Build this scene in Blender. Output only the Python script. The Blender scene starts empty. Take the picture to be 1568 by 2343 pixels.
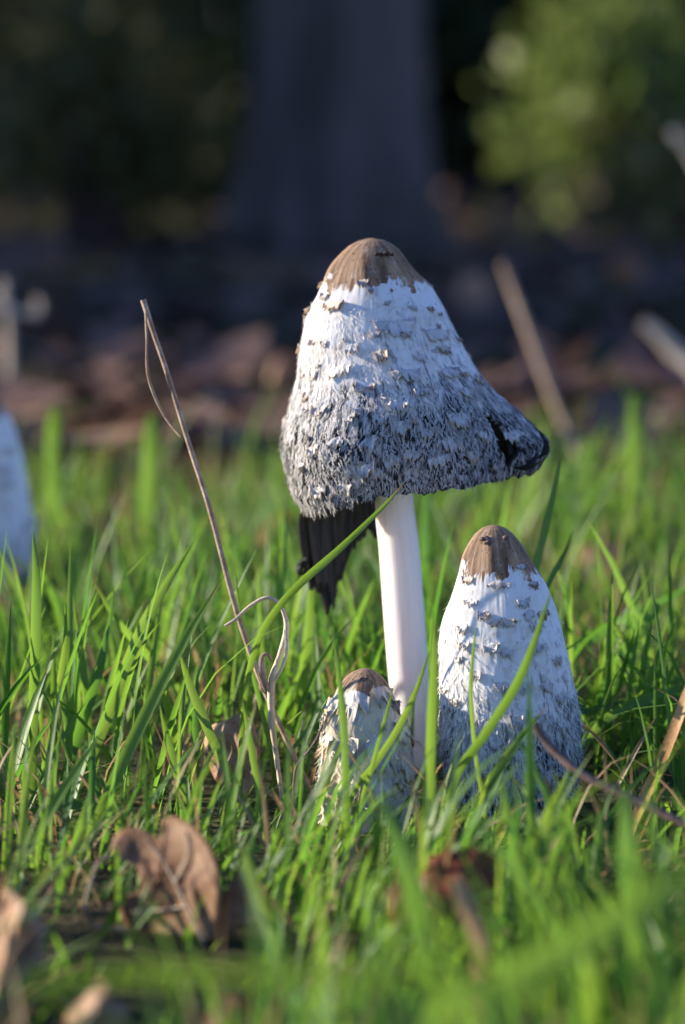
import bpy, bmesh, math, random
import numpy as np
from mathutils import Vector, Matrix

random.seed(11)
rng = np.random.default_rng(11)
R = math.radians
scn = bpy.context.scene
col = scn.collection

# ------------------------------------------------------------------ camera
CAM_Z = 0.25
FPX = 6948.0                         # focal length in photo pixels (picture 1568 x 2342)
PITCH = math.atan((1171 - 200) / FPX)
cam_d = bpy.data.cameras.new('camera')
cam = bpy.data.objects.new('camera', cam_d)
col.objects.link(cam)
cam.location = (0, 0, CAM_Z)
cam.rotation_euler = (math.pi / 2 - PITCH, 0, 0)
cam_d.sensor_fit = 'VERTICAL'
cam_d.sensor_height = 36.0
cam_d.lens = 36.0 * FPX / 2342.0
cam_d.clip_start = 0.02
cam_d.clip_end = 1000
cam_d.dof.use_dof = True
cam_d.dof.focus_distance = 1.052
cam_d.dof.aperture_fstop = 6.2
cam_d.dof.aperture_blades = 9
scn.camera = cam

# ------------------------------------------------------------------ light
SUN_EL, SUN_BEHIND = 17.0, 11.0      # low sun from the left, a little behind the mushrooms
sun_vec = Vector((-math.cos(R(SUN_EL)) * math.cos(R(SUN_BEHIND)),
                  math.cos(R(SUN_EL)) * math.sin(R(SUN_BEHIND)), math.sin(R(SUN_EL))))
world = bpy.data.worlds.new('World')
scn.world = world
world.use_nodes = True
wn = world.node_tree
bg = wn.nodes['Background']
sky = wn.nodes.new('ShaderNodeTexSky')
sky.sky_type = 'NISHITA'
sky.sun_disc = False
sky.sun_elevation = R(SUN_EL)
sky.sun_rotation = math.atan2(sun_vec.x, sun_vec.y)
sky.air_density = 1.0
sky.dust_density = 0.0
sky.ozone_density = 5.0
wb = wn.nodes.new('ShaderNodeMix')          # the camera's daylight white balance leaves open shade violet-blue
wb.data_type = 'RGBA'; wb.blend_type = 'MULTIPLY'; wb.inputs[0].default_value = 1.0
wb.inputs[7].default_value = (1.08, 0.96, 1.22, 1)
wn.links.new(sky.outputs[0], wb.inputs[6])
wn.links.new(wb.outputs[2], bg.inputs[0])
bg.inputs[1].default_value = 0.10
sun_d = bpy.data.lights.new('sun', 'SUN')
sun_d.energy = 5.0
sun_d.angle = R(0.55)
sun_d.color = (1.0, 0.88, 0.72)
sun = bpy.data.objects.new('sun', sun_d)
col.objects.link(sun)
sun.rotation_euler = sun_vec.to_track_quat('Z', 'Y').to_euler()
sun.location = (-6, 3, 4)
scn.view_settings.view_transform = 'Standard'
scn.view_settings.look = 'None'
scn.view_settings.gamma = 1
scn.view_settings.use_curve_mapping = False
scn.view_settings.exposure = 1.25
scn.render.engine = 'CYCLES'
scn.cycles.use_denoising = True
scn.cycles.max_bounces = 8
scn.cycles.transparent_max_bounces = 8
scn.cycles.sample_clamp_indirect = 6.0


# ------------------------------------------------------------------ helpers
def at(px, py, Y):
    """point on the upright plane y = Y seen at photo position (px, py)"""
    u = (px - 784.0) / FPX
    v = (1171.0 - py) / FPX
    d = Vector((u, math.cos(PITCH) + v * math.sin(PITCH), -math.sin(PITCH) + v * math.cos(PITCH)))
    t = Y / d.y
    return Vector((d.x * t, Y, CAM_Z + d.z * t))


def M(px, Y):
    """length of px photo pixels at distance Y"""
    return px * Y / FPX


def tag(o, label=None, cat=None, group=None, kind=None):
    if label: o['label'] = label
    if cat: o['category'] = cat
    if group: o['group'] = group
    if kind: o['kind'] = kind
    return o


def empty(name, loc):
    o = bpy.data.objects.new(name, None)
    o.location = loc
    o.empty_display_size = 0.02
    col.objects.link(o)
    return o


def mesh_np(name, V, F, mat=None, parent=None, uv=None, attrs=None, smooth=True, mats=None):
    """V (n,3) world coordinates, F (m,k) faces all of k corners"""
    V = np.asarray(V, dtype=np.float32).copy()
    F = np.asarray(F, dtype=np.int32)
    base = Vector((0, 0, 0))
    if parent is not None:
        p, base = parent, Vector((0, 0, 0))
        while p is not None:
            base += p.location
            p = p.parent
        V -= np.array(base, dtype=np.float32)
    else:
        base = Vector((float(V[:, 0].mean()), float(V[:, 1].mean()), float(V[:, 2].min())))
        V -= np.array(base, dtype=np.float32)
    me = bpy.data.meshes.new(name)
    k = F.shape[1]
    me.vertices.add(len(V))
    me.vertices.foreach_set('co', V.ravel())
    me.loops.add(F.size)
    me.loops.foreach_set('vertex_index', F.ravel())
    me.polygons.add(len(F))
    me.polygons.foreach_set('loop_start', np.arange(0, F.size, k, dtype=np.int32))
    me.polygons.foreach_set('loop_total', np.full(len(F), k, dtype=np.int32))
    if smooth:
        me.polygons.foreach_set('use_smooth', np.ones(len(F), dtype=bool))
    if uv is not None:
        l = me.uv_layers.new(name='UVMap')
        l.data.foreach_set('uv', np.asarray(uv, dtype=np.float32)[F.ravel()].ravel())
    if attrs:
        for an, av in attrs.items():
            a = me.attributes.new(an, 'FLOAT_COLOR', 'POINT')
            av = np.asarray(av, dtype=np.float32)
            c = np.ones((len(V), 4), dtype=np.float32)
            c[:, :av.shape[1]] = av
            a.data.foreach_set('color', c.ravel())
    me.update(calc_edges=True)
    for m in (mats or ([mat] if mat else [])):
        me.materials.append(m)
    o = bpy.data.objects.new(name, me)
    col.objects.link(o)
    if parent is not None:
        o.parent = parent
    else:
        o.location = base
    return o


def hash2(ix, iy, seed):
    h = (ix.astype(np.int64) * 374761393 + iy.astype(np.int64) * 668265263 + seed * 1442695041) & 0xFFFFFFFF
    h = ((h ^ (h >> 13)) * 1274126177) & 0xFFFFFFFF
    h = h ^ (h >> 16)
    return (h & 0xFFFFFF) / float(0xFFFFFF)


def vnoise(x, y, seed=0, px=None):
    """value noise 0..1; px: period in x"""
    x = np.asarray(x, float); y = np.asarray(y, float)
    x, y = np.broadcast_arrays(x, y)
    ix = np.floor(x).astype(np.int64); iy = np.floor(y).astype(np.int64)
    fx = x - ix; fy = y - iy
    fx = fx * fx * (3 - 2 * fx); fy = fy * fy * (3 - 2 * fy)
    ix1 = ix + 1
    if px:
        ix = ix % px; ix1 = ix1 % px
    a = hash2(ix, iy, seed); b = hash2(ix1, iy, seed)
    c = hash2(ix, iy + 1, seed); d = hash2(ix1, iy + 1, seed)
    return (a * (1 - fx) + b * fx) * (1 - fy) + (c * (1 - fx) + d * fx) * fy


def sstep(a, b, x):
    t = np.clip((np.asarray(x, float) - a) / (b - a), 0, 1)
    return t * t * (3 - 2 * t)


def catmull(P, n):
    """smooth line through points P (k,3), n samples"""
    P = np.asarray(P, float)
    Q = np.vstack([2 * P[0] - P[1], P, 2 * P[-1] - P[-2]])
    out = []
    k = len(P) - 1
    for t in np.linspace(0, k - 1e-6, n):
        i = int(t); f = t - i
        p0, p1, p2, p3 = Q[i], Q[i + 1], Q[i + 2], Q[i + 3]
        out.append(0.5 * ((2 * p1) + (-p0 + p2) * f + (2 * p0 - 5 * p1 + 4 * p2 - p3) * f ** 2 + (-p0 + 3 * p1 - 3 * p2 + p3) * f ** 3))
    return np.array(out)


def grid_faces(nr, nc, wrap=False):
    r = np.arange(nr - 1)[:, None]; c = np.arange(nc if wrap else nc - 1)[None, :]
    c1 = (c + 1) % nc
    return np.stack([r * nc + c, r * nc + c1, (r + 1) * nc + c1, (r + 1) * nc + c], -1).reshape(-1, 4)


# ------------------------------------------------------------------ node helpers
class NT:
    def __init__(self, name):
        self.m = bpy.data.materials.new(name)
        self.m.use_nodes = True
        self.t = self.m.node_tree
        self.p = self.t.nodes['Principled BSDF']
        self.out = self.t.nodes['Material Output']

    def n(self, typ, **kw):
        nd = self.t.nodes.new(typ)
        for k, v in kw.items(): setattr(nd, k, v)
        return nd

    def put(self, sock, v):
        if hasattr(v, 'is_linked') or isinstance(v, bpy.types.NodeSocket):
            self.t.links.new(v, sock)
        elif v is not None:
            sock.default_value = v

    def math(self, op, a, b=None, c=None, clamp=False):
        nd = self.n('ShaderNodeMath', operation=op, use_clamp=clamp)
        for i, v in enumerate((a, b, c)):
            if v is not None: self.put(nd.inputs[i], v)
        return nd.outputs[0]

    def ramp01(self, v, a, b, lo=0.0, hi=1.0, smooth=True):
        nd = self.n('ShaderNodeMapRange', interpolation_type='SMOOTHSTEP' if smooth else 'LINEAR')
        for i, x in enumerate((v, a, b, lo, hi)): self.put(nd.inputs[i], x)
        return nd.outputs[0]

    def mix(self, f, a, b, blend='MIX'):
        nd = self.n('ShaderNodeMix', data_type='RGBA', blend_type=blend)
        self.put(nd.inputs[0], f)
        for i, v in ((6, a), (7, b)):
            if isinstance(v, tuple) and len(v) == 3: v = v + (1,)
            self.put(nd.inputs[i], v)
        return nd.outputs[2]

    def noise(self, vec, scale, detail=2.0, rough=0.5, dist=0.0):
        nd = self.n('ShaderNodeTexNoise')
        if vec is not None: self.put(nd.inputs['Vector'], vec)
        nd.inputs['Scale'].default_value = scale
        nd.inputs['Detail'].default_value = detail
        nd.inputs['Roughness'].default_value = rough
        nd.inputs['Distortion'].default_value = dist
        return nd.outputs[0]

    def mapping(self, vec, scale=(1, 1, 1), loc=(0, 0, 0)):
        nd = self.n('ShaderNodeMapping')
        self.put(nd.inputs[0], vec)
        nd.inputs['Scale'].default_value = scale
        nd.inputs['Location'].default_value = loc
        return nd.outputs[0]

    def coord(self, which='Object'):
        return self.n('ShaderNodeTexCoord').outputs[which]

    def attr(self, name):
        a = self.n('ShaderNodeAttribute', attribute_name=name)
        s = self.n('ShaderNodeSeparateColor')
        self.t.links.new(a.outputs['Color'], s.inputs[0])
        return s.outputs

    def bump(self, h, strength=0.4, dist=0.001):
        nd = self.n('ShaderNodeBump')
        nd.inputs['Strength'].default_value = strength
        nd.inputs['Distance'].default_value = dist
        self.put(nd.inputs['Height'], h)
        self.put(self.p.inputs['Normal'], nd.outputs[0])
        return nd.outputs[0]

    def base(self, c, rough=0.7, spec=0.3):
        if isinstance(c, tuple) and len(c) == 3: c = c + (1,)
        self.put(self.p.inputs['Base Color'], c)
        self.put(self.p.inputs['Roughness'], rough)
        self.p.inputs['Specular IOR Level'].default_value = spec
        return self.m

    def translucent(self, c, fac):
        tr = self.n('ShaderNodeBsdfTranslucent')
        if isinstance(c, tuple) and len(c) == 3: c = c + (1,)
        self.put(tr.inputs[0], c)
        mx = self.n('ShaderNodeMixShader')
        self.put(mx.inputs[0], fac)
        self.t.links.new(self.p.outputs[0], mx.inputs[1])
        self.t.links.new(tr.outputs[0], mx.inputs[2])
        self.t.links.new(mx.outputs[0], self.out.inputs[0])
        return self.m


# ------------------------------------------------------------------ materials
def mat_cap(name, v_tip=0.17, dark0=0.42, dark1=0.95, dark_amt=1.0, nfib=70, tip_dark=1.0, cream=0.0):
    t = NT(name)
    uv = t.n('ShaderNodeUVMap', uv_map='UVMap').outputs[0]
    sp = t.n('ShaderNodeSeparateXYZ'); t.put(sp.inputs[0], uv)
    u, v = sp.outputs[0], sp.outputs[1]
    fib = t.noise(t.mapping(uv, (nfib, 7, 1)), 1.0, 3.0, 0.62, 0.25)
    fine = t.noise(t.mapping(uv, (nfib * 3.2, 16, 1), (3, 5, 0)), 1.0, 2.0, 0.6, 0.3)
    patch = t.noise(t.mapping(uv, (7, 6, 1), (9, 1, 0)), 1.0, 3.0, 0.6, 0.6)
    patch2 = t.noise(t.mapping(uv, (22, 26, 1), (4, 2, 0)), 1.0, 3.0, 0.6, 0.8)
    f = t.math('ADD', t.math('MULTIPLY', fib, 0.6), t.math('MULTIPLY', fine, 0.4))
    vv = t.math('ADD', v, t.math('MULTIPLY', t.math('SUBTRACT', patch, 0.5), 0.30))
    thr = t.ramp01(vv, dark0 - 0.22, dark1, 0.36, 0.36 + 0.21 * dark_amt)
    thr = t.math('ADD', thr, t.math('MULTIPLY', t.math('SUBTRACT', patch2, 0.5), 0.16))
    m = t.ramp01(f, t.math('SUBTRACT', thr, 0.06), t.math('ADD', thr, 0.07))      # 1 = white fibre, 0 = gap
    gap = t.mix(t.ramp01(vv, dark0 - 0.2, dark0 + 0.32), (0.42, 0.40, 0.39), (0.022, 0.021, 0.022))
    white = t.mix(t.ramp01(patch2, 0.45, 0.75), (0.80, 0.785, 0.76), (0.70, 0.64 , 0.55 - 0.05 * cream))
    white = t.mix(t.ramp01(vv, dark0 + 0.1, dark1 + 0.15), white, (0.52, 0.50, 0.48))
    if cream:
        white = t.mix(cream, white, (0.68, 0.60, 0.40))
    c = t.mix(m, gap, white)
    # tan flecks
    fl = t.noise(t.mapping(uv, (40, 38, 1), (1, 7, 0)), 1.0, 2.0, 0.6, 0.5)
    c = t.mix(t.math('MULTIPLY', t.ramp01(fl, 0.66, 0.74), 0.6), c, (0.36, 0.25, 0.15))
    # brown skin at the tip, ragged lower edge
    rag = t.noise(t.mapping(uv, (7, 3, 1), (2.6, 0, 0)), 1.0, 4.0, 0.7, 0.9)
    e = t.math('SUBTRACT', v, t.math('MULTIPLY', t.math('SUBTRACT', rag, 0.5), 0.50))
    tipm = t.ramp01(e, v_tip + 0.006, v_tip - 0.006)
    st = t.noise(t.mapping(uv, (26, 5, 1), (5, 5, 0)), 1.0, 3.0, 0.6, 0.3)
    tipc = t.mix(t.ramp01(st, 0.32, 0.66), (0.17 * tip_dark, 0.095 * tip_dark, 0.050 * tip_dark), (0.48, 0.31, 0.18))
    tipc = t.mix(t.ramp01(patch2, 0.55, 0.72, 0, 0.6), tipc, (0.62, 0.52, 0.42))
    spots = t.noise(t.mapping(uv, (60, 60, 1), (8, 3, 0)), 1.0, 1.0, 0.5)
    tipc = t.mix(t.math('MULTIPLY', t.ramp01(spots, 0.64, 0.70), 0.75), tipc, (0.05, 0.03, 0.025))
    c = t.mix(tipm, c, tipc)
    t.base(c, 0.72, 0.22)
    t.p.inputs['Diffuse Roughness'].default_value = 1.0
    t.p.inputs['Subsurface Weight'].default_value = 0.06
    t.p.inputs['Subsurface Radius'].default_value = (0.004, 0.0025, 0.0018)
    t.p.inputs['Subsurface Scale'].default_value = 0.6
    t.bump(t.math('ADD', f, t.math('MULTIPLY', m, 0.5)), 0.30, 0.0004)
    return t.m


def mat_scale(name, c0, c1, tip):
    t = NT(name)
    uv = t.n('ShaderNodeUVMap', uv_map='UVMap').outputs[0]
    sp = t.n('ShaderNodeSeparateXYZ'); t.put(sp.inputs[0], uv)
    n = t.noise(t.mapping(uv, (11, 1.0, 1)), 1.0, 3.0, 0.6, 0.3)
    n2 = t.noise(t.coord('Object'), 300, 2.0)
    c = t.mix(t.ramp01(n, 0.3, 0.65), c0, c1)
    c = t.mix(t.math('MULTIPLY', t.ramp01(sp.outputs[1], 0.55, 1.0), t.ramp01(n2, 0.3, 0.6)), c, tip)
    t.base(c, 0.75, 0.2)
    t.bump(n, 0.5, 0.0006)
    t.translucent(c, 0.10)
    return t.m


def mat_attr_mix(name, c0, c1, rough=0.75, spec=0.2, trans=0.0):
    """colour between two tones by the mesh's own random 'tint'"""
    t = NT(name)
    a = t.attr('tint')
    c = t.mix(a[0], c0, c1)
    t.base(c, rough, spec)
    if trans: t.translucent(c, trans)
    return t.m


def mat_grass(name, dead=False):
    t = NT(name)
    a = t.attr('tint')
    if dead:
        c = t.mix(a[0], (0.42, 0.30, 0.17), (0.24, 0.15, 0.085))
        tc = t.mix(a[0], (0.45, 0.30, 0.14), (0.28, 0.15, 0.07))
    else:
        c = t.mix(a[0], (0.050, 0.145, 0.022), (0.135, 0.245, 0.040))
        c = t.mix(t.ramp01(a[2], 0.70, 1.0, 0, 0.6), c, (0.05, 0.12, 0.075))       # blue-green blades
        tc = t.mix(a[0], (0.12, 0.33, 0.03), (0.30, 0.46, 0.05))
        tipm = t.math('MULTIPLY', t.ramp01(a[1], 0.86, 1.0), t.ramp01(a[2], 0.25, 0.2))
        c = t.mix(tipm, c, (0.30, 0.17, 0.07)); tc = t.mix(tipm, tc, (0.32, 0.18, 0.06))
    # veins along the blade
    uv = t.n('ShaderNodeUVMap', uv_map='UVMap').outputs[0]
    vein = t.noise(t.mapping(uv, (14, 0.7, 1)), 1.0, 1.0)
    c = t.mix(t.ramp01(vein, 0.35, 0.65, 0, 0.35), c, t.mix(0.5, c, (0.16, 0.26, 0.07) if not dead else (0.5, 0.4, 0.25)))
    t.base(c, 0.42, 0.42)
    t.bump(vein, 0.25, 0.0005)
    t.translucent(tc, 0.48)
    return t.m


def mat_leaf(name, c0, c1, trans=0.25, rough=0.6, scale=120):
    t = NT(name)
    co = t.coord('Object')
    n1 = t.noise(co, scale, 3.0, 0.6)
    n2 = t.noise(co, scale * 7, 2.0, 0.6)
    c = t.mix(t.ramp01(n1, 0.35, 0.68), c0, c1)
    c = t.mix(t.ramp01(n2, 0.58, 0.72, 0, 0.5), c, tuple(x * 0.45 for x in c0))
    t.base(c, rough, 0.35)
    t.bump(t.math('ADD', n2, n1), 0.35, 0.0008)
    t.translucent(c, trans)
    return t.m


def mat_stem():
    t = NT('mushroom_stem_white')
    uv = t.n('ShaderNodeUVMap', uv_map='UVMap').outputs[0]
    n = t.noise(t.mapping(uv, (36, 3.5, 1)), 1.0, 3.0, 0.6, 0.2)
    n2 = t.noise(t.mapping(uv, (9, 8, 1)), 1.0, 3.0, 0.6)
    c = t.mix(t.ramp01(n, 0.35, 0.7), (0.76, 0.715, 0.67), (0.84, 0.82, 0.79))
    c = t.mix(t.ramp01(n2, 0.60, 0.78, 0, 0.35), c, (0.60, 0.45, 0.36))
    t.base(c, 0.45, 0.4)
    t.p.inputs['Subsurface Weight'].default_value = 0.55
    t.p.inputs['Subsurface Radius'].default_value = (0.010, 0.0055, 0.0035)
    t.p.inputs['Subsurface Scale'].default_value = 0.7
    t.bump(n, 0.35, 0.0006)
    return t.m


def mat_ink():
    t = NT('inky_black_gills')
    uv = t.n('ShaderNodeUVMap', uv_map='UVMap').outputs[0]
    n = t.noise(t.mapping(uv, (110, 4, 1)), 1.0, 2.0, 0.6)
    c = t.mix(t.ramp01(n, 0.4, 0.75), (0.004, 0.004, 0.0045), (0.013, 0.012, 0.0115))
    t.base(c, 0.55, 0.4)
    t.bump(n, 0.6, 0.001)
    return t.m


def mat_bark(name, c0, c1):
    t = NT(name)
    co = t.coord('Object')
    n = t.noise(t.mapping(co, (14, 14, 2.5)), 1.0, 5.0, 0.65, 0.4)
    n2 = t.noise(co, 5.0, 3.0)
    c = t.mix(t.ramp01(n, 0.3, 0.7), c0, c1)
    c = t.mix(t.ramp01(n2, 0.55, 0.7, 0, 0.35), c, (0.06, 0.075, 0.03))
    t.base(c, 0.9, 0.15)
    t.bump(n, 0.8, 0.02)
    return t.m


def mat_ground():
    t = NT('lawn_soil_and_leaf_mould')
    co = t.coord('Object')
    sp = t.n('ShaderNodeSeparateXYZ'); t.put(sp.inputs[0], co)
    n = t.noise(co, 60, 5.0, 0.65)
    n2 = t.noise(co, 4.0, 4.0, 0.6)
    soil = t.mix(t.ramp01(n, 0.3, 0.7), (0.030, 0.022, 0.014), (0.085, 0.062, 0.036))
    moss = t.mix(t.ramp01(n, 0.4, 0.65), (0.030, 0.048, 0.014), (0.075, 0.095, 0.028))
    lawn = t.mix(t.ramp01(n2, 0.35, 0.6), soil, moss)
    vo = t.n('ShaderNodeTexVoronoi'); vo.inputs['Scale'].default_value = 22
    t.put(vo.inputs['Vector'], co)
    vs = t.n('ShaderNodeSeparateColor'); t.put(vs.inputs[0], vo.outputs['Color'])
    lit = t.mix(vs.outputs[0], (0.065, 0.040, 0.034), (0.16, 0.10, 0.072))
    lit = t.mix(t.ramp01(n, 0.45, 0.7, 0, 0.6), lit, (0.028, 0.021, 0.020))
    lit = t.mix(t.ramp01(n2, 0.58, 0.72, 0, 0.7), lit, (0.045, 0.05, 0.022))
    edge = t.math('ADD', sp.outputs[1], t.math('MULTIPLY', t.math('SUBTRACT', n2, 0.5), 0.8))
    c = t.mix(t.ramp01(edge, 1.95, 2.2), lawn, lit)
    t.base(c, 0.92, 0.15)
    t.bump(t.math('ADD', n, vs.outputs[1]), 0.7, 0.01)
    return t.m


MT = {
    'cap': mat_cap('shaggy_cap_skin', nfib=62),
    'cap_right': mat_cap('young_cap_skin', v_tip=0.155, dark0=0.55, dark1=1.05, dark_amt=0.75, nfib=52),
    'cap_small': mat_cap('small_cap_skin', v_tip=0.10, dark0=0.75, dark1=1.3, dark_amt=0.6, nfib=30, cream=0.85),
    'cap_left': mat_cap('far_cap_skin', v_tip=0.12, dark0=0.6, dark1=1.1, dark_amt=0.7, nfib=50),
    'shag': mat_attr_mix('shaggy_fibre', (0.80, 0.78, 0.75), (0.40, 0.37, 0.34), 0.75, 0.2, 0.2),
    'shag_dark': mat_attr_mix('dark_shaggy_fibre', (0.70, 0.68, 0.66), (0.05, 0.045, 0.045), 0.75, 0.2, 0.15),
    'scale': mat_scale('cap_scale_pale', (0.46, 0.43, 0.40), (0.72, 0.69, 0.65), (0.60, 0.50, 0.38)),
    'scale_brown': mat_scale('cap_scale_brown', (0.44, 0.36, 0.28), (0.66, 0.59, 0.50), (0.32, 0.21, 0.12)),
    'scale_cream': mat_scale('cap_scale_cream', (0.62, 0.54, 0.38), (0.80, 0.76, 0.64), (0.55, 0.42, 0.24)),
    'stem': mat_stem(),
    'ink': mat_ink(),
    'grass': mat_grass('green_grass'),
    'straw': mat_grass('dry_straw', True),
    'oak': mat_leaf('dry_oak_leaf_brown', (0.26, 0.120, 0.055), (0.50, 0.31, 0.17), 0.42, 0.55, 90),
    'pale_leaf': mat_leaf('dry_leaf_pale', (0.36, 0.20, 0.11), (0.58, 0.39, 0.25), 0.35, 0.6, 90),
    'orange_leaf': mat_leaf('dry_leaf_orange', (0.30, 0.12, 0.035), (0.48, 0.25, 0.09), 0.40, 0.5, 90),
    'red_leaf': mat_leaf('dry_leaf_red_brown', (0.16, 0.045, 0.020), (0.32, 0.11, 0.04), 0.35, 0.5, 90),
    'orange_straw': mat_leaf('orange_dead_blade', (0.50, 0.26, 0.10), (0.66, 0.40, 0.18), 0.4, 0.6, 60),
    'twig': mat_leaf('dry_stalk_tan', (0.24, 0.155, 0.10), (0.42, 0.31, 0.22), 0.0, 0.7, 200),
    'twig_dark': mat_leaf('dark_twig', (0.10, 0.065, 0.055), (0.20, 0.13, 0.11), 0.0, 0.75, 200),
    'straw_pale': mat_leaf('pale_dead_stalk', (0.50, 0.40, 0.28), (0.68, 0.58, 0.44), 0.1, 0.7, 60),
    'debris': mat_leaf('dark_crumb', (0.035, 0.018, 0.012), (0.09, 0.04, 0.025), 0.0, 0.8, 400),
    'bark': mat_bark('grey_brown_bark', (0.055, 0.044, 0.038), (0.13, 0.105, 0.092)),
    'ground': mat_ground(),
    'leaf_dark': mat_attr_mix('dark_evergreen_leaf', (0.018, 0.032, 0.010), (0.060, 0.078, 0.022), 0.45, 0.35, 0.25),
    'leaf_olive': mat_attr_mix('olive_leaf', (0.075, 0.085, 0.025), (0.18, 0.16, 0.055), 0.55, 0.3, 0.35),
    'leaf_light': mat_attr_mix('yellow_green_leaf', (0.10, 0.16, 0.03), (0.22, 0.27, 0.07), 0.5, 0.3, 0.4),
    'litter': mat_attr_mix('litter_leaf', (0.075, 0.045, 0.040), (0.25, 0.155, 0.115), 0.6, 0.3, 0.15),
}

# ------------------------------------------------------------------ ground
def build_ground():
    ax = np.concatenate([-np.geomspace(150, 1.2, 26), np.linspace(-1.1, 1.1, 60), np.geomspace(1.2, 150, 26)])
    ay = np.concatenate([-np.geomspace(60, 0.3, 18), np.linspace(-0.2, 3.2, 90), np.geomspace(3.3, 200, 40)])
    X, Yg = np.meshgrid(ax, ay)
    Z = (vnoise(X * 3 + 50, Yg * 3 + 50, 3) - 0.5) * 0.02 * sstep(1.3, 2.5, Yg)
    Z += (vnoise(X * 14 + 50, Yg * 14 + 50, 4) - 0.5) * 0.006
    V = np.stack([X, Yg, Z - 0.002], -1).reshape(-1, 3)
    o = mesh_np('ground', V, grid_faces(len(ay), len(ax)), MT['ground'])
    tag(o, 'dark soil and leaf mould under lawn and trees', 'ground', kind='structure')


build_ground()


# ------------------------------------------------------------------ trees and shrubs
def leaf_cloud(n, centres, spread, size, seed, flat=0.0):
    g = np.random.default_rng(seed)
    ci = g.integers(0, len(centres), n)
    P = np.asarray(centres)[ci] + g.normal(0, 1, (n, 3)) * np.asarray(spread)
    d = g.normal(0, 1, (n, 3)); d[:, 2] = d[:, 2] * (1 - flat) - 0.25
    d /= np.linalg.norm(d, axis=1)[:, None]
    e = np.cross(d, g.normal(0, 1, (n, 3))); e /= np.linalg.norm(e, axis=1)[:, None]
    nn = np.cross(d, e)
    L = size * g.uniform(0.6, 1.3, n)[:, None]; W = L * g.uniform(0.22, 0.36, n)[:, None]
    V = np.stack([P, P + d * L * 0.5 + e * W + nn * L * 0.06, P + d * L - nn * L * 0.08, P + d * L * 0.5 - e * W + nn * L * 0.06], 1).reshape(-1, 3)
    F = np.arange(4 * n).reshape(-1, 4)
    tint = np.repeat(np.clip(g.normal(0.45, 0.25, n), 0, 1), 4)[:, None]
    keep = (P[:, 2] > 0.05)
    F = F[keep]
    used = np.zeros(len(V), bool); used[F.ravel()] = True
    idx = np.cumsum(used) - 1
    return V[used], idx[F], tint[used]


def tube(P, rad, nseg=8, n=None):
    """tube along points P with radii rad"""
    P = np.asarray(P, float); rad = np.asarray(rad, float)
    if n:
        k = len(P)
        rad = np.interp(np.linspace(0, k - 1, n), np.arange(k), rad)
        P = catmull(P, n)
    T = np.gradient(P, axis=0); T /= np.linalg.norm(T, axis=1)[:, None] + 1e-12
    ref = np.array([0.13, 0.97, 0.2])
    S = np.cross(T, ref); S /= np.linalg.norm(S, axis=1)[:, None] + 1e-12
    B = np.cross(T, S)
    a = np.linspace(0, 2 * np.pi, nseg, endpoint=False)
    V = P[:, None] + rad[:, None, None] * (np.cos(a)[None, :, None] * S[:, None] + np.sin(a)[None, :, None] * B[:, None])
    uv = np.stack(np.broadcast_arrays(a[None, :] / (2 * np.pi), np.linspace(0, 1, len(P))[:, None]), -1).reshape(-1, 2)
    return V.reshape(-1, 3), grid_faces(len(P), nseg, True), uv


def join(parts):
    V, F, k = [], [], 0
    for p in parts:
        V.append(p[0]); F.append(p[1] + k); k += len(p[0])
    return np.vstack(V), np.vstack(F)


def tree(name, x, y, r, h, crown_c, crown_r, label, seed, nleaf=9000, lsize=0.10, flare=1.5, leafmat='leaf_dark', xtop=0.0, group=None):
    root = empty(name, (x, y, 0))
    tag(root, label, 'tree', group)
    g = np.random.default_rng(seed)
    zz = np.concatenate([np.linspace(-0.05, 0.8, 26), np.linspace(0.9, h, 22)])
    a = np.linspace(0, 2 * np.pi, 72, endpoint=False)
    Z, A = np.meshgrid(zz, a, indexing='ij')
    rr = r * (1 - 0.45 * np.clip(Z / h, 0, 1)) * (1 + (flare - 1) * np.exp(-np.clip(Z, 0, 9) / 0.13))
    rr *= 1 + 0.10 * np.exp(-Z / 0.25) * np.sin(5 * A + seed) + 0.07 * (vnoise(A / (2 * np.pi) * 24, Z * 5, seed, 24) - 0.5)
    V = np.stack([x + xtop * Z + rr * np.cos(A), y + rr * np.sin(A), Z], -1).reshape(-1, 3)
    parts = [(V, grid_faces(len(zz), 72, True))]
    cc = np.array([x + xtop * h + crown_c[0], y + crown_c[1], crown_c[2]])
    cent = []
    for i in range(9):
        an = i * 2.4 + seed
        p0 = np.array([x + xtop * h * 0.7, y, h * (0.55 + 0.05 * i)])
        p1 = cc + np.array([math.cos(an) * crown_r[0] * 0.75, math.sin(an) * crown_r[1] * 0.75, crown_r[2] * (g.random() - 0.5)])
        t_ = tube([p0, (p0 + p1) / 2 + [0, 0, 0.2], p1], [r * 0.35, r * 0.2, r * 0.06], 6, 8)
        parts.append((t_[0], t_[1]))
    V, F = join(parts)
    mesh_np('trunk', V, F, MT['bark'], root)
    for i in range(46):
        d = g.normal(0, 1, 3); d /= np.linalg.norm(d)
        cent.append(cc + d * np.array(crown_r) * g.random() ** 0.4)
    V, F, tn = leaf_cloud(nleaf, cent, (0.32, 0.32, 0.24), lsize, seed)
    mesh_np('crown', V, F, MT[leafmat], root, attrs={'tint': tn}, smooth=False)
    return root


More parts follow.
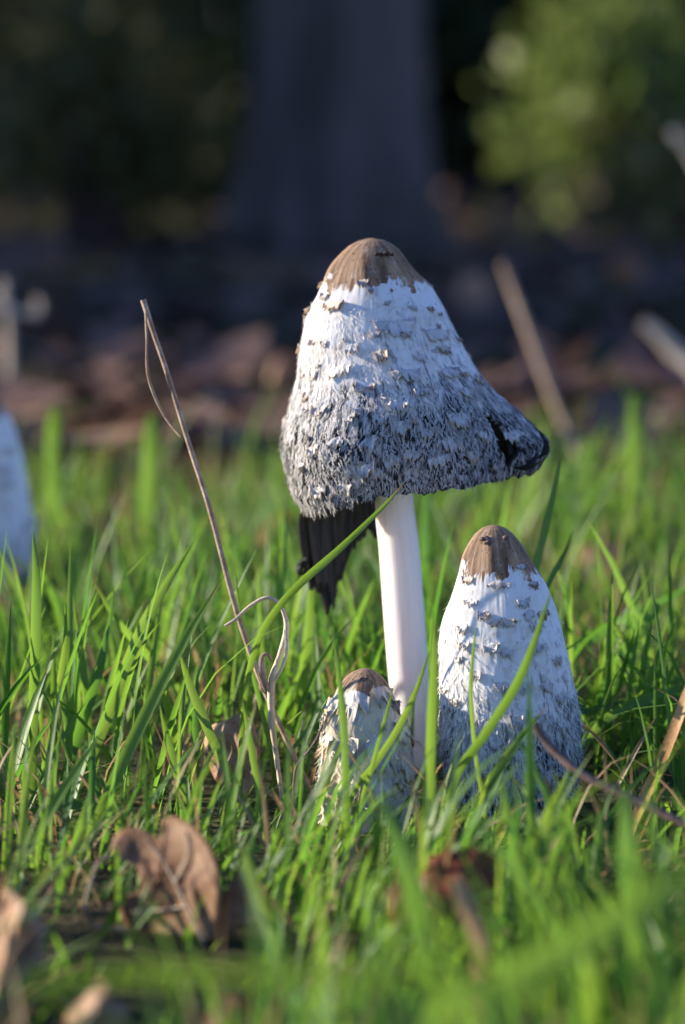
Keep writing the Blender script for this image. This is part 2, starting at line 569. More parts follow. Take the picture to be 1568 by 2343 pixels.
def shrub(name, x, y, rx, ry, h, label, seed, n=4000, lsize=0.06, leafmat='leaf_dark', z0=0.1, cat='shrub', group=None):
    root = empty(name, (x, y, 0))
    tag(root, label, cat, group)
    g = np.random.default_rng(seed)
    cent, parts = [], []
    for i in range(22):
        an = g.random() * 6.283; q = math.sqrt(g.random())
        zz = z0 + (h - z0) * g.random() ** 0.8
        k = math.sqrt(max(0.15, 1 - (zz / h) ** 2 * 0.85))
        p = np.array([x + math.cos(an) * rx * q * k, y + math.sin(an) * ry * q * k, zz])
        cent.append(p)
        b = np.array([x + g.normal() * 0.04, y + g.normal() * 0.04, -0.02])
        t_ = tube([b, b * 0.5 + p * 0.5 + [0, 0, 0.12 * h], p], [0.012 * h + 0.004, 0.008 * h + 0.002, 0.003], 5, 7)
        parts.append((t_[0], t_[1]))
    V, F = join(parts)
    mesh_np('stems', V, F, MT['twig_dark'], root)
    s = max(0.05, 0.22 * min(rx, h / 2))
    V, F, tn = leaf_cloud(n, cent, (s * 1.1, s * 1.1, s), lsize, seed + 100)
    mesh_np('foliage', V, F, MT[leafmat], root, attrs={'tint': tn}, smooth=False)
    return root


tc = at(780, 562, 4.8)
tree('broad_tree', tc.x, 4.8, 0.128, 5.0, (0.1, 0.2, 5.0), (2.6, 2.1, 1.7), 'grey broad tree trunk with flared roots behind the mushrooms', 5, 12000, 0.11, 1.55)
tree('slim_tree', 0.98, 6.2, 0.09, 4.5, (0.1, 0.3, 4.4), (1.9, 1.6, 1.6), 'slim dark tree trunk beyond the bright shrub', 8, 8000, 0.10, 1.3, group=None)
tree('leaning_tree', -1.6, 7.0, 0.11, 4.6, (-0.2, 0.2, 4.4), (2.0, 1.6, 1.7), 'leaning tree deep in the olive shrubs', 9, 8000, 0.10, 1.3, xtop=0.06)
# dark evergreen screen far behind
for i, (x, y, rx, ry, h, m, lab) in enumerate([
    (-2.6, 8.4, 1.2, 0.8, 2.7, 'leaf_dark', 'dark evergreen bush beyond the leaning tree'),
    (-0.9, 8.9, 1.2, 0.8, 3.0, 'leaf_dark', 'tall dark evergreen bush directly behind the broad trunk'),
    (0.75, 8.6, 1.1, 0.8, 2.8, 'leaf_dark', 'black-green evergreen bush between broad trunk and slim trunk'),
    (2.3, 8.3, 1.2, 0.8, 2.6, 'leaf_dark', 'dark evergreen bush beyond the slim trunk'),
    (-2.0, 10.4, 1.5, 0.9, 3.2, 'leaf_dark', 'large evergreen bush filling the gap behind the leaning tree'),
    (0.0, 10.8, 1.5, 0.9, 3.4, 'leaf_dark', 'tallest evergreen bush at the very back'),
    (1.9, 10.4, 1.5, 0.9, 3.2, 'leaf_dark', 'large evergreen bush filling the gap behind the slim trunk'),
]):
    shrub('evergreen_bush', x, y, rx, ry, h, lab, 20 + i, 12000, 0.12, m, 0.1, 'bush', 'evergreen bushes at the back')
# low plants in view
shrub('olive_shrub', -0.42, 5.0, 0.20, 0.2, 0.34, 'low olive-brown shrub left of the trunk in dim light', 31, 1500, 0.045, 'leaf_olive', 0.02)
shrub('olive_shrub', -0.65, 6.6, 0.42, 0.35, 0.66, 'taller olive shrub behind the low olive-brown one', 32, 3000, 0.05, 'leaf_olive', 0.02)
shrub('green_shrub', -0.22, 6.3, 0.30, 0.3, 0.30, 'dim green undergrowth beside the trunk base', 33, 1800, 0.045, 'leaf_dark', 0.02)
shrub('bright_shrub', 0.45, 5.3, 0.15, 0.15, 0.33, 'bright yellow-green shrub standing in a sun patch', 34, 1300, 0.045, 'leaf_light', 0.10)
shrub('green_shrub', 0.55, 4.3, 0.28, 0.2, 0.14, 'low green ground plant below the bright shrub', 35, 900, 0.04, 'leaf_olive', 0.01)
# unseen hedge added left to shade the far ground, gapped for a sun patch
for i in (0, 1, 2, 4, 5, 6):
    shrub('added_shade_bush', -3.7 - 0.25 * (i % 2), 3.60 + i * 0.85 + (0.2 if i > 3 else 0), 0.62, 0.60, 2.5, 'leafy bush added out of view to shade the litter from the left', 50 + i, 5200, 0.09, 'leaf_dark', 0.1, 'bush', 'added shade hedge out of view')


def litter():
    n = 5200
    g = np.random.default_rng(77)
    Y = 1.95 + 6.5 * g.random(n) ** 1.5
    X = (g.random(n) - 0.5) * (0.9 + 0.55 * Y)
    P = np.stack([X, Y, 0.004 + 0.018 * g.random(n)], -1)
    an = g.random(n) * 6.283
    d = np.stack([np.cos(an), np.sin(an), g.normal(0, 0.25, n)], -1)
    e = np.stack([-np.sin(an), np.cos(an), g.normal(0, 0.25, n)], -1)
    L = g.uniform(0.025, 0.075, n)[:, None]; W = L * g.uniform(0.25, 0.42, n)[:, None]
    up = np.array([0, 0, 1.0]); cv = g.normal(0.18, 0.15, n)[:, None] * L
    V = np.stack([P - d * L / 2 + up * cv, P - d * L * 0.1 + e * W + up * cv * 0.6, P + d * L * 0.25 + e * W * 0.8 + up * cv * 0.7,
                  P + d * L / 2 + up * cv * 1.2, P + d * L * 0.25 - e * W * 0.8 + up * cv * 0.7, P - d * L * 0.1 - e * W + up * cv * 0.6], 1)
    k = np.arange(n)[:, None] * 6
    F = np.concatenate([k + np.array([[0, 1, 4, 5]]), k + np.array([[1, 2, 3, 4]])])
    V = V.reshape(-1, 3); V[:, 2] = np.maximum(V[:, 2], 0.003)
    tn = np.repeat(np.clip(g.normal(0.40, 0.3, n), 0, 1), 6)[:, None]
    o = mesh_np('leaf_litter', V, F, MT['litter'], attrs={'tint': tn}, smooth=False)
    tag(o, 'brown fallen leaves covering the ground under the trees', 'leaf litter', kind='stuff')


litter()

# ------------------------------------------------------------------ grass
def blade_batch(P0, H, W, lean, az, bend, seed, nseg=5):
    """many blades at once: rows of 3 (edge, folded middle, edge)"""
    g = np.random.default_rng(seed)
    n = len(P0)
    t = np.linspace(0, 1, nseg + 1)
    dirx, diry = np.cos(az), np.sin(az)
    # lean grows along the blade
    ang = lean[:, None] + bend[:, None] * t[None, :] ** 1.4
    ds = H[:, None] / nseg
    hx = np.cumsum(np.concatenate([np.zeros((n, 1)), np.sin(ang[:, :-1]) * ds], 1), 1)
    hz = np.cumsum(np.concatenate([np.zeros((n, 1)), np.cos(ang[:, :-1]) * ds], 1), 1)
    C = np.stack([P0[:, 0:1] + hx * dirx[:, None], P0[:, 1:2] + hx * diry[:, None], P0[:, 2:3] + np.maximum(hz, 0.0)], -1)
    tw = az[:, None] + np.pi / 2 + g.normal(0, 0.5, n)[:, None] + (g.normal(0, 0.8, n)[:, None]) * t[None, :]
    S = np.stack([np.cos(tw), np.sin(tw), np.zeros_like(tw)], -1)
    wp = (0.55 + 0.9 * t - 0.45 * t ** 2) * np.clip(1.02 - t ** 3.2, 0.02, 1)
    w = W[:, None] * wp[None, :] * 0.5
    fold = np.stack([np.cos(tw - np.pi / 2), np.sin(tw - np.pi / 2), np.zeros_like(tw)], -1)
    V = np.stack([C - S * w[..., None], C + fold * (w * 0.45)[..., None], C + S * w[..., None]], 2)
    V = V.reshape(n, -1, 3)
    r = np.arange(nseg)[:, None]
    q = np.concatenate([np.stack([r * 3, r * 3 + 1, r * 3 + 4, r * 3 + 3], -1).reshape(-1, 4), np.stack([r * 3 + 1, r * 3 + 2, r * 3 + 5, r * 3 + 4], -1).reshape(-1, 4)])
    F = (np.arange(n)[:, None, None] * ((nseg + 1) * 3) + q[None]).reshape(-1, 4)
    uvx = np.tile(np.array([0, 0.5, 1.0]), nseg + 1); uvy = np.repeat(t, 3)
    uv = np.tile(np.stack([uvx, uvy * 4], -1), (n, 1))
    uv[:, 0] += np.repeat(g.random(n) * 50, (nseg + 1) * 3)
    tint = np.stack([np.repeat(np.clip(g.normal(0.45, 0.27, n), 0, 1), (nseg + 1) * 3), np.tile(uvy, n), np.repeat(g.random(n), (nseg + 1) * 3)], -1)
    return V.reshape(-1, 3), F, uv, tint


def disp_x(X, Y): return 784 + X * FPX / Y


def lawn():
    g = np.random.default_rng(3)
    n = 33000
    Y = 0.42 + 1.75 * g.random(n)
    X = (g.random(n) - 0.5) * 2 * (0.16 + 0.26 * Y)
    # clumpy density
    dn = vnoise(X * 16 + 40, Y * 16 + 40, 21) * 0.6 + vnoise(X * 45 + 40, Y * 45 + 40, 22) * 0.4
    edge = 2.02 + 0.16 * (vnoise(X * 7 + 9, 3.3 + 0 * X, 23) - 0.5) * 2
    keep = (g.random(n) < sstep(0.26, 0.70, dn)) & (Y < edge - 0.12 * g.random(n))
    # no blade grows out of a mushroom
    for (mx, my, mr) in BASES:
        keep &= ((X - mx) ** 2 + (Y - my) ** 2) > mr ** 2
    X, Y = X[keep], Y[keep]; n = len(X)
    h = g.lognormal(math.log(0.041), 0.34, n)
    h *= 0.75 + 0.6 * vnoise(X * 9 + 70, Y * 9 + 70, 24)
    # lower turf close to the lens side, taller far back and in the left tuft
    h *= np.interp(Y, [0.4, 0.7, 0.95, 1.15, 1.5, 2.1], [0.72, 0.80, 0.84, 0.95, 0.86, 0.60])
    h = np.minimum(h, np.interp(Y, [0.4, 0.6, 0.8, 0.95, 1.1, 1.3, 2.2], [0.06, 0.066, 0.066, 0.075, 0.10, 0.10, 0.10]))
    # trodden, shorter turf where the big fallen leaves lie
    for (lx, ly, rx, ry, k) in LOW:
        q = np.clip(1.25 - np.sqrt(((X - lx) / rx) ** 2 + ((Y - ly) / ry) ** 2), 0, 0.7) / 0.7
        h *= 1 - (1 - k) * q
    h *= 1 + 0.55 * sstep(-0.02, 0.04, X) * sstep(0.82, 0.66, Y)
    h = np.minimum(h, 0.085)
    bare = np.zeros(n, bool)
    for (lx, ly, rx, ry, k) in LOW[:2] + LOW[3:5]:
        bare |= (((X - lx) / rx) ** 2 + ((Y - ly) / ry) ** 2 < 0.8) & (g.random(n) < 0.35)
    h = np.where(bare, np.minimum(h, 0.022), h)
    flat = g.random(n) < 0.24
    W = np.clip(g.lognormal(math.log(0.0025), 0.38, n), 0.001, 0.0056) * np.interp(h, [0.02, 0.08], [0.75, 1.1])
    lean = np.abs(g.normal(0.20, 0.28, n)); bend = np.abs(g.normal(0.55, 0.55, n))
    lean = np.where(flat, lean + g.uniform(0.5, 1.1, n), lean); h = np.where(flat, h * 1.7, h * 1.12)
    az = vnoise(X * 11 + 30, Y * 11 + 30, 26) * 12.0 + g.normal(0, 0.75, n)
    P0 = np.stack([X, Y, np.full(n, -0.003)], -1)
    V, F, uv, tint = blade_batch(P0, h, W, lean, az, bend, 4)
    o = mesh_np('lawn_grass', V, F, MT['grass'], uv=uv, attrs={'tint': tint})
    tag(o, 'green lawn grass round the mushrooms', 'grass', kind='stuff')
    # dead blades low in the turf
    n = 5000
    Y = 0.42 + 1.7 * g.random(n); X = (g.random(n) - 0.5) * 2 * (0.16 + 0.26 * Y)
    keep = np.ones(n, bool)
    for (mx, my, mr) in BASES:
        keep &= ((X - mx) ** 2 + (Y - my) ** 2) > (mr + 0.01) ** 2
    for (lx, ly, rx, ry, k) in LOW[:2] + LOW[3:5]:
        keep &= ((X - lx) / rx) ** 2 + ((Y - ly) / ry) ** 2 > 0.9
    X, Y = X[keep], Y[keep]; n = len(X)
    h = g.uniform(0.02, 0.055, n)
    P0 = np.stack([X, Y, np.full(n, 0.0)], -1)
    V, F, uv, tint = blade_batch(P0, h, g.uniform(0.001, 0.0026, n), np.abs(g.normal(0.7, 0.4, n)), g.random(n) * 6.283, np.abs(g.normal(0.6, 0.5, n)), 5, 4)
    o = mesh_np('dead_grass', V, F, MT['straw'], uv=uv, attrs={'tint': tint})
    tag(o, 'dry straw-coloured blades lying low in the lawn', 'dry grass', kind='stuff')


# foot positions: main, right, small, far left (x, y, radius kept free)
b_main = at(955, 1798, 1.105); b_right = at(1180, 1850, 1.035); b_small = at(838, 1880, 1.03); b_left = at(-50, 1410, 1.46)
BASES = [(b_main.x, 1.105, 0.010), (b_right.x, 1.035, 0.027), (b_small.x, 1.03, 0.019), (b_left.x, 1.46, 0.02)]
LOW = [(at(360, 2100, 0.87).x, 0.82, 0.044, 0.105, 0.34), (at(545, 2100, 0.86).x, 0.82, 0.018, 0.05, 0.35), (at(60, 2200, 0.78).x, 0.74, 0.026, 0.07, 0.35), (at(1000, 2060, 0.86).x, 0.76, 0.026, 0.09, 0.35),
       (at(540, 1750, 1.08).x, 1.03, 0.016, 0.06, 0.45), (at(-10, 1300, 1.46).x, 1.37, 0.03, 0.1, 0.55), (at(840, 1880, 1.03).x, 0.985, 0.018, 0.035, 0.65), (at(1170, 1850, 1.03).x, 0.97, 0.03, 0.05, 0.65)]
lawn()


# ------------------------------------------------------------------ mushrooms
class Cap:
    """a mushroom cap as a surface around a bent axis, its outline given as left/right edges per height"""
    def __init__(self, Y0, L, Rr, rim, seed, ridge=(0.00012, 0.0005), lump=0.0009, flare=None, period=150, tip_s=0.10):
        self.Y0 = Y0; self.seed = seed; self.rim = rim; self.flare = flare
        self.ridge = ridge; self.lump = lump; self.period = period
        self.L = np.array(L, float); self.R = np.array(Rr, float)
        self.ytop = self.L[0, 1]
        ys = np.linspace(self.ytop, max(self.L[-1, 1], self.R[-1, 1]), 700)
        xl = np.interp(ys, self.L[:, 1], self.L[:, 0]); xr = np.interp(ys, self.R[:, 1], self.R[:, 0])
        ker = np.hanning(41); ker /= ker.sum()
        def sm(a):
            b = np.convolve(np.pad(a, 20, mode='edge'), ker, mode='valid')
            w = sstep(0, 60, np.arange(len(a)))
            return a * (1 - w) + b * w
        xl, xr = sm(xl), sm(xr)
        A = np.array([at(x, y, Y0) for x, y in zip(xl, ys)]); B = np.array([at(x, y, Y0) for x, y in zip(xr, ys)])
        self.ys = ys; self.cx = (A[:, 0] + B[:, 0]) / 2; self.r = np.maximum((B[:, 0] - A[:, 0]) / 2, 0); self.z = A[:, 2]

    def __call__(self, phi, s, inset=0.0, disp=True):
        phi = np.asarray(phi, float); s = np.asarray(s, float)
        yd = self.ytop + (self.rim(phi) - self.ytop) * s
        cx = np.interp(yd, self.ys, self.cx); r = np.interp(yd, self.ys, self.r)
        dz = (self.z[-1] - self.z[-2]) / (self.ys[-1] - self.ys[-2])
        z = np.where(yd <= self.ys[-1], np.interp(yd, self.ys, self.z), self.z[-1] + (yd - self.ys[-1]) * dz)
        if self.flare: r = r + self.flare(phi, yd)
        if disp:
            u = (phi / (2 * np.pi)) % 1.0
            k = sstep(0.0, 0.12, s)
            a = self.ridge[0] + (self.ridge[1] - self.ridge[0]) * sstep(0.35, 0.9, s)
            P = self.period
            r = r + k * a * 2 * (vnoise(u * P, s * 16, self.seed, P) - 0.5)
            r = r + k * a * 1.6 * (vnoise(u * P * 2, s * 60, self.seed + 1, P * 2) - 0.5) * sstep(0.5, 0.8, s)
            r = r + k * self.lump * 2 * (vnoise(u * 14, s * 9, self.seed + 2, 14) - 0.5)
            r = r + k * self.lump * 1.1 * (vnoise(u * 40, s * 26, self.seed + 3, 40) - 0.5) * sstep(0.3, 0.8, s)
        r = np.maximum(r - inset, 0)
        return np.stack([cx + r * np.cos(phi), self.Y0 + r * np.sin(phi), z], -1)

    def frame(self, phi, s):
        """position, down the slope, sideways, outward"""
        e = 1e-3
        p = self(phi, s)
        dn = self(phi, np.minimum(s + 0.012, 1.0), disp=False) - self(phi, np.minimum(s + 0.012, 1.0) - 0.02, disp=False)
        dn /= np.linalg.norm(dn, axis=-1, keepdims=True) + 1e-12
        sd = self(phi + 0.01, s, disp=False) - self(phi - 0.01, s, disp=False)
        sd /= np.linalg.norm(sd, axis=-1, keepdims=True) + 1e-12
        out = np.cross(dn, sd); out /= np.linalg.norm(out, axis=-1, keepdims=True) + 1e-12
        c = np.stack([np.cos(phi), np.sin(phi), 0.2 + 0 * phi], -1)
        sg = np.sign((out * c).sum(-1, keepdims=True)); out *= sg
        return p, dn, sd, out

    def mesh(self, name, parent, mat, nphi=420, ns=300, hole=None, inset=0.0, s0=0.0, inner_mat=None, thick=0.0016):
        s = s0 + (1 - s0) * np.linspace(0, 1, ns) ** 1.25
        phi = np.linspace(-np.pi, np.pi, nphi + 1)
        S, PH = np.meshgrid(s, phi, indexing='ij')
        V = self(PH, S, inset)
        F = grid_faces(ns, nphi + 1)[:, ::-1]
        uv = np.stack([(PH + np.pi) / (2 * np.pi), S], -1).reshape(-1, 2)
        if hole is not None:
            fc = F.mean(1)
            pc = PH.reshape(-1)[F].mean(1); ydr = (self.ytop + (self.rim(PH) - self.ytop) * S).reshape(-1)[F].mean(1)
            F = F[~hole(pc, ydr)]
        o = mesh_np(name, V.reshape(-1, 3), F, parent=parent, uv=uv, mats=[mat] + ([inner_mat] if inner_mat else []))
        if inner_mat:
            md = o.modifiers.new('shell', 'SOLIDIFY')
            md.thickness = thick; md.offset = -1
            md.material_offset = 1; md.material_offset_rim = 0
        return o

    def shag(self, parent, mat, n, s_lo, s_hi, seed, length=(0.0018, 0.0045), width=(0.00025, 0.0006), lift=0.35, power=0.6, darker=0.0):
        """fine curled fibres standing off the skin"""
        g = np.random.default_rng(seed)
        s = s_lo + (s_hi - s_lo) * g.random(n) ** power
        phi = g.uniform(-np.pi, np.pi, n)
        if self.flare is not None:
            bad = SLIT(phi, self.ytop + (self.rim(phi) - self.ytop) * s)
            s, phi = s[~bad], phi[~bad]; n = len(s)
        p, dn, sd, out = self.frame(phi, s)
        L = g.uniform(*length, n)[:, None]; W = g.uniform(*width, n)[:, None]
        j = g.normal(0, 0.24, n)[:, None]
        d = dn + sd * j; d /= np.linalg.norm(d, axis=1)[:, None]
        e = np.cross(d, out)
        lf = np.abs(g.normal(lift, lift * 0.6, n))[:, None]
        cu = g.normal(0, 0.7, n)[:, None]
        rows = []
        for i, t in enumerate((0, 0.35, 0.7, 1.0)):
            c = p + d * L * t * (1 - 0.25 * lf * t) + out * (L * lf * t ** 1.6 + 0.00015) + e * L * cu * t ** 2 * 0.5
            w = W * (1, 1.1, 0.8, 0.25)[i] * 0.5
            rows += [c - e * w, c + e * w]
        V = np.stack(rows, 1).reshape(-1, 3)
        k = np.arange(n)[:, None] * 8
        F = np.concatenate([k + np.array([[2 * i, 2 * i + 1, 2 * i + 3, 2 * i + 2]]) for i in range(3)])
        tn = np.repeat(np.clip(g.beta(1.6, 2.6, n) + darker * sstep(0.6, 1.0, s), 0, 1), 8)[:, None]
        o = mesh_np('shaggy_fibres', V, F, mat, parent, attrs={'tint': tn}, smooth=False)
        o['kind'] = 'stuff'
        return o

    def scales(self, parent, spec, seed):
        """separate turned-up flakes; spec rows: phi, s, width, length, lift, material"""
        g = np.random.default_rng(seed)
        for (ph, s, w, l, lift, m) in spec:
            nu, nv = 17, 6
            U, Vv = np.meshgrid(np.linspace(-1, 1, nu), np.linspace(0, 1, nv), indexing='xy')
            p0, dn, sd, out = [x[0] for x in self.frame(np.array([ph]), np.array([s]))]
            r = max(0.004, float(np.interp(self.ytop + (float(self.rim(np.array([ph]))[0]) - self.ytop) * s, self.ys, self.r)))
            ua = np.linspace(-1, 1, nu)
            edge = 0.25 + 0.70 * np.sqrt(np.clip(1 - ua ** 2, 0, 1)) + g.normal(0, 0.20, nu)
            ll = l * Vv * edge[None, :]
            wide = 0.5 * w * U * (0.35 + 1.25 * Vv - 0.65 * Vv ** 2)
            # follow the surface: neighbouring directions round the cap and along the slope
            yd_len = float(np.linalg.norm(self(np.array([ph]), np.array([min(s + 0.02, 1.0)]))[0] - self(np.array([ph]), np.array([min(s + 0.02, 1.0) - 0.02]))[0])) / 0.02
            base, _, _, o2 = self.frame(ph + wide / r, np.clip(s + ll / yd_len, 0, 1.0))
            skew = g.normal(0, 0.3)
            up = (0.00010 + l * 0.62 * lift * (Vv ** 2.6) * (1 + 0.9 * skew * U) * (0.85 + 0.3 * g.random(nu)[None, :]) + 0.0002 * g.normal(0, 1, U.shape) * Vv)
            V = base + o2 * up[..., None] - dn * (l * lift * 0.35 * Vv ** 3)[..., None]
            o = mesh_np('scale', V.reshape(-1, 3), grid_faces(nv, nu), MT[m], parent, uv=np.stack([0.5 + U / 2 + g.random() * 9, Vv], -1).reshape(-1, 2))
            md = o.modifiers.new('thickness', 'SOLIDIFY'); md.thickness = 0.00012


def smooth_rim(pts):
    """rim height (photo rows at the axis distance) by direction in degrees"""
    pts = sorted(pts)
    a = np.array([p[0] for p in pts], float); v = np.array([p[1] for p in pts], float)
    a3 = np.concatenate([a - 360, a, a + 360]); v3 = np.tile(v, 3)
    def f(phi):
        d = np.degrees(np.asarray(phi, float))
        d = (d + 180) % 360 - 180
        return np.interp(d, a3, v3)
    return f


def stem_mesh(name, parent, Y0, pts, widths, n=60, nseg=40, mat='stem'):
    P = [at(x, y, Y0 + dy) for x, y, dy in pts]
    rad = [M(w / 2, Y0) for w in widths]
    V, F, uv = tube([tuple(p) for p in P], rad, nseg, n)
    return mesh_np(name, V, F, MT[mat], parent, uv=uv)


# ---- the tall open mushroom
Y0 = 1.105
K = Y0 / 1.07
_flap_x = [(74, 1085), (80, 1150), (88, 1215), (95, 1268), (99, 1285), (102, 1275), (105, 1262), (109, 1252), (113, 1262), (117, 1290), (120, 1318), (123, 1350), (125, 1372), (126.5, 1352), (128, 1430), (130, 1448),
           (131.5, 1415), (133, 1372), (134.5, 1395), (136, 1385), (138, 1392), (140, 1368), (141.5, 1310), (143.5, 1200), (146, 1125), (150, 1106), (165, 1106), (172, 1122)]
_rim_pts = _flap_x + [(-180, 1150), (-168, 1170), (-150, 1168), (-138, 1160), (-125, 1140), (-112, 1120), (-100, 1107), (-85, 1099), (-65, 1091), (-45, 1085), (-30, 1082), (-22, 1081), (-10, 1082),
                      (0, 1078), (12, 1068), (25, 1070), (45, 1078), (60, 1080)]
_rim0 = smooth_rim(_rim_pts)


def main_rim(phi):
    u = (np.asarray(phi, float) / (2 * np.pi)) % 1.0
    d = np.degrees(np.asarray(phi, float)); d = (d + 180) % 360 - 180
    flap = sstep(76, 90, d) * (1 - sstep(140, 147, d))
    j = (vnoise(u * 240, 0 * u, 61, 240) - 0.5) * 9 + (vnoise(u * 90, 0 * u, 62, 90) - 0.5) * 8
    return _rim0(phi) + j * (1 + 2.2 * flap)


def main_flare(phi, yd):
    d = np.degrees(phi); d = (d + 180) % 360 - 180
    g1 = np.exp(-((d + 4) / 20.0) ** 2)
    amt = np.interp(yd, [800, 860, 900, 940, 970, 1000, 1030, 1060, 1090], [0, 4, 18, 52, 76, 96, 98, 78, 50])
    # hanging piece at the back left folds inwards as it drops
    h = sstep(98, 138, d) * (1 - sstep(142, 158, d)) * np.interp(yd, [1040, 1140, 1220, 1430], [0, 34, 62, 58])
    # gentle waves of the rim
    wv = np.sin(np.radians(d) * 5 + 0.7) * np.interp(yd, [900, 1080], [0, 5])
    return M(amt * g1 + h + wv, Y0)


def SLIT(d, yd):
    d = np.degrees(d); d = (d + 180) % 360 - 180
    c = np.interp(yd, [925, 960, 1010, 1082], [-33, -28, -25, -25])
    w = np.interp(yd, [918, 930, 960, 1010, 1045, 1056, 1100], [0, 1.2, 3.4, 4.4, 2.6, 0.0, 0.0])
    front = (np.abs(d - c) < w)
    nick = (np.abs(d + 24) < 0.9) & (yd > 1056)
    back = (((d - 28) / 5.0) ** 2 + ((yd - 985) / 15.0) ** 2 < 1) | (((d - 27) / 5.5) ** 2 + ((yd - 1020) / 9.0) ** 2 < 1)
    return front | nick | back


mainL = [(850, 544), (838, 546), (820, 551), (800, 561), (785, 575), (770, 592), (757, 613), (745, 636), (722, 680), (708, 710), (698, 760), (691, 800), (683, 850), (674, 890), (662, 930), (652, 970), (645, 1000), (648, 1040),
         (655, 1080), (665, 1120), (682, 1150), (690, 1175), (694, 1220), (700, 1300), (705, 1440)]
mainR = [(850, 544), (862, 546), (882, 550), (900, 560), (916, 573), (932, 592), (945, 608), (957, 624), (985, 658), (1010, 700), (1030, 742), (1052, 785), (1080, 832), (1104, 868), (1124, 905), (1140, 945), (1150, 985), (1156, 1030),
         (1155, 1080), (1148, 1120), (1138, 1150), (1130, 1175), (1126, 1220), (1120, 1300), (1115, 1440)]
tall = empty('tall_mushroom', (b_main.x, Y0, 0))
tag(tall, 'tall shaggy mushroom with open conical cap, ragged black rim and bare white stem', 'mushroom')
capM = Cap(Y0, mainL, mainR, main_rim, 7, flare=main_flare)
cm = capM.mesh('cap', tall, MT['cap'], 560, 420, SLIT, inner_mat=MT['ink'])
cm['label'] = 'shaggy grey-white cap with brown tip and blackened rim'


def gills():
    ns, nphi = 110, 900
    s = np.linspace(0.45, 0.985, ns); phi = np.linspace(-np.pi, np.pi, nphi + 1)
    S, PH = np.meshgrid(s, phi, indexing='ij')
    rid = 0.0009 * vnoise((PH / 6.2832 % 1) * 260, S * 3, 72, 260) + 0.0012 * vnoise((PH / 6.2832 % 1) * 60, S * 6, 71, 60)
    V = capM(PH, S, 0.0024 + rid, disp=False)
    F = grid_faces(ns, nphi + 1)
    pc = PH.reshape(-1)[F].mean(1); yd = (capM.ytop + (main_rim(PH) - capM.ytop) * S).reshape(-1)[F].mean(1)
    F = F[~SLIT(pc, yd)]
    uv = np.stack([(PH + np.pi) / 6.2832, S], -1).reshape(-1, 2)
    o = mesh_np('gills', V.reshape(-1, 3), F, MT['ink'], tall, uv=uv)
    o['label'] = 'black dissolving gills inside the cap'


gills()
# curled black edges of the flared corner and a hanging drip
def curl(name, P, rad, parent, seg=12, n=26):
    V, F, uv = tube([tuple(at(*p)) for p in P], rad, seg, n)
    V = V + rad[len(rad) // 2] * 0.7 * np.stack([vnoise(V[:, 0] * 900, V[:, 2] * 900, k) - 0.5 for k in (5, 6, 7)], -1)
    return mesh_np(name, V, F, MT['ink'], parent, uv=uv)


rr_ = [M(x, Y0) for x in (3, 9, 13, 14, 10, 4)]
curl('curled_rim', [(1232, 988, 1.09), (1244, 1000, 1.085), (1250, 1012, 1.08), (1249, 1028, 1.08), (1240, 1042, 1.08), (1228, 1050, 1.085)], [M(x, Y0) for x in (2, 4, 7, 8, 4, 2)], tall)
curl('curled_rim', [(1178, 1070, 1.085), (1192, 1070, 1.08), (1206, 1068, 1.078), (1218, 1060, 1.078), (1226, 1048, 1.08), (1228, 1036, 1.085)], [M(x, Y0) for x in (2, 5, 8, 9, 6, 2)], tall)
curl('ink_drip', [(1085, 1074, 1.09), (1080, 1086, 1.09), (1074, 1093, 1.09), (1068, 1098, 1.09), (1071, 1106, 1.09), (1073, 1110, 1.09)], [M(x, Y0) for x in (4, 5, 4, 6, 7, 3)], tall)
curl('ink_drip', [(806, 1225, 1.135), (800, 1262, 1.13), (792, 1282, 1.13), (784, 1300, 1.13), (776, 1318, 1.13)], [M(x, Y0) for x in (3, 2.2, 3.2, 2, 3)], tall)
curl('ink_drip', [(706, 1276, 1.132), (692, 1290, 1.132), (686, 1302, 1.13), (692, 1312, 1.13), (700, 1308, 1.132)], [M(x, Y0) for x in (9, 10, 9, 8, 4)], tall)

stem_mesh('stem', tall, Y0, [(893, 900, 0), (897, 1010, 0), (900, 1110, 0), (905, 1180, 0), (914, 1260, 0), (923, 1380, 0), (932, 1500, 0), (941, 1600, 0), (950, 1700, 0), (957, 1770, 0), (960, 1815, 0)],
          [70, 78, 88, 91, 93, 95, 95, 94, 92, 92, 96])['label'] = 'smooth white hollow stem, bare below the cap'

g = np.random.default_rng(90)


def inv_main(cap, px, py):
    """direction and height of the front of a cap at a photo position"""
    best = None
    PH, S = np.meshgrid(np.linspace(-np.pi, 0, 160), np.linspace(0.05, 0.99, 160))
    P = cap(PH, S, disp=False)
    dy = P[..., 1]; cz = P[..., 2] - CAM_Z
    dep = dy * math.cos(PITCH) - cz * math.sin(PITCH)
    x = 784 + FPX * P[..., 0] / dep
    y = 1171 - FPX * (dy * math.sin(PITCH) + cz * math.cos(PITCH)) / dep
    i = np.argmin((x - px) ** 2 + (y - py) ** 2)
    return float(PH.flat[i]), float(S.flat[i])


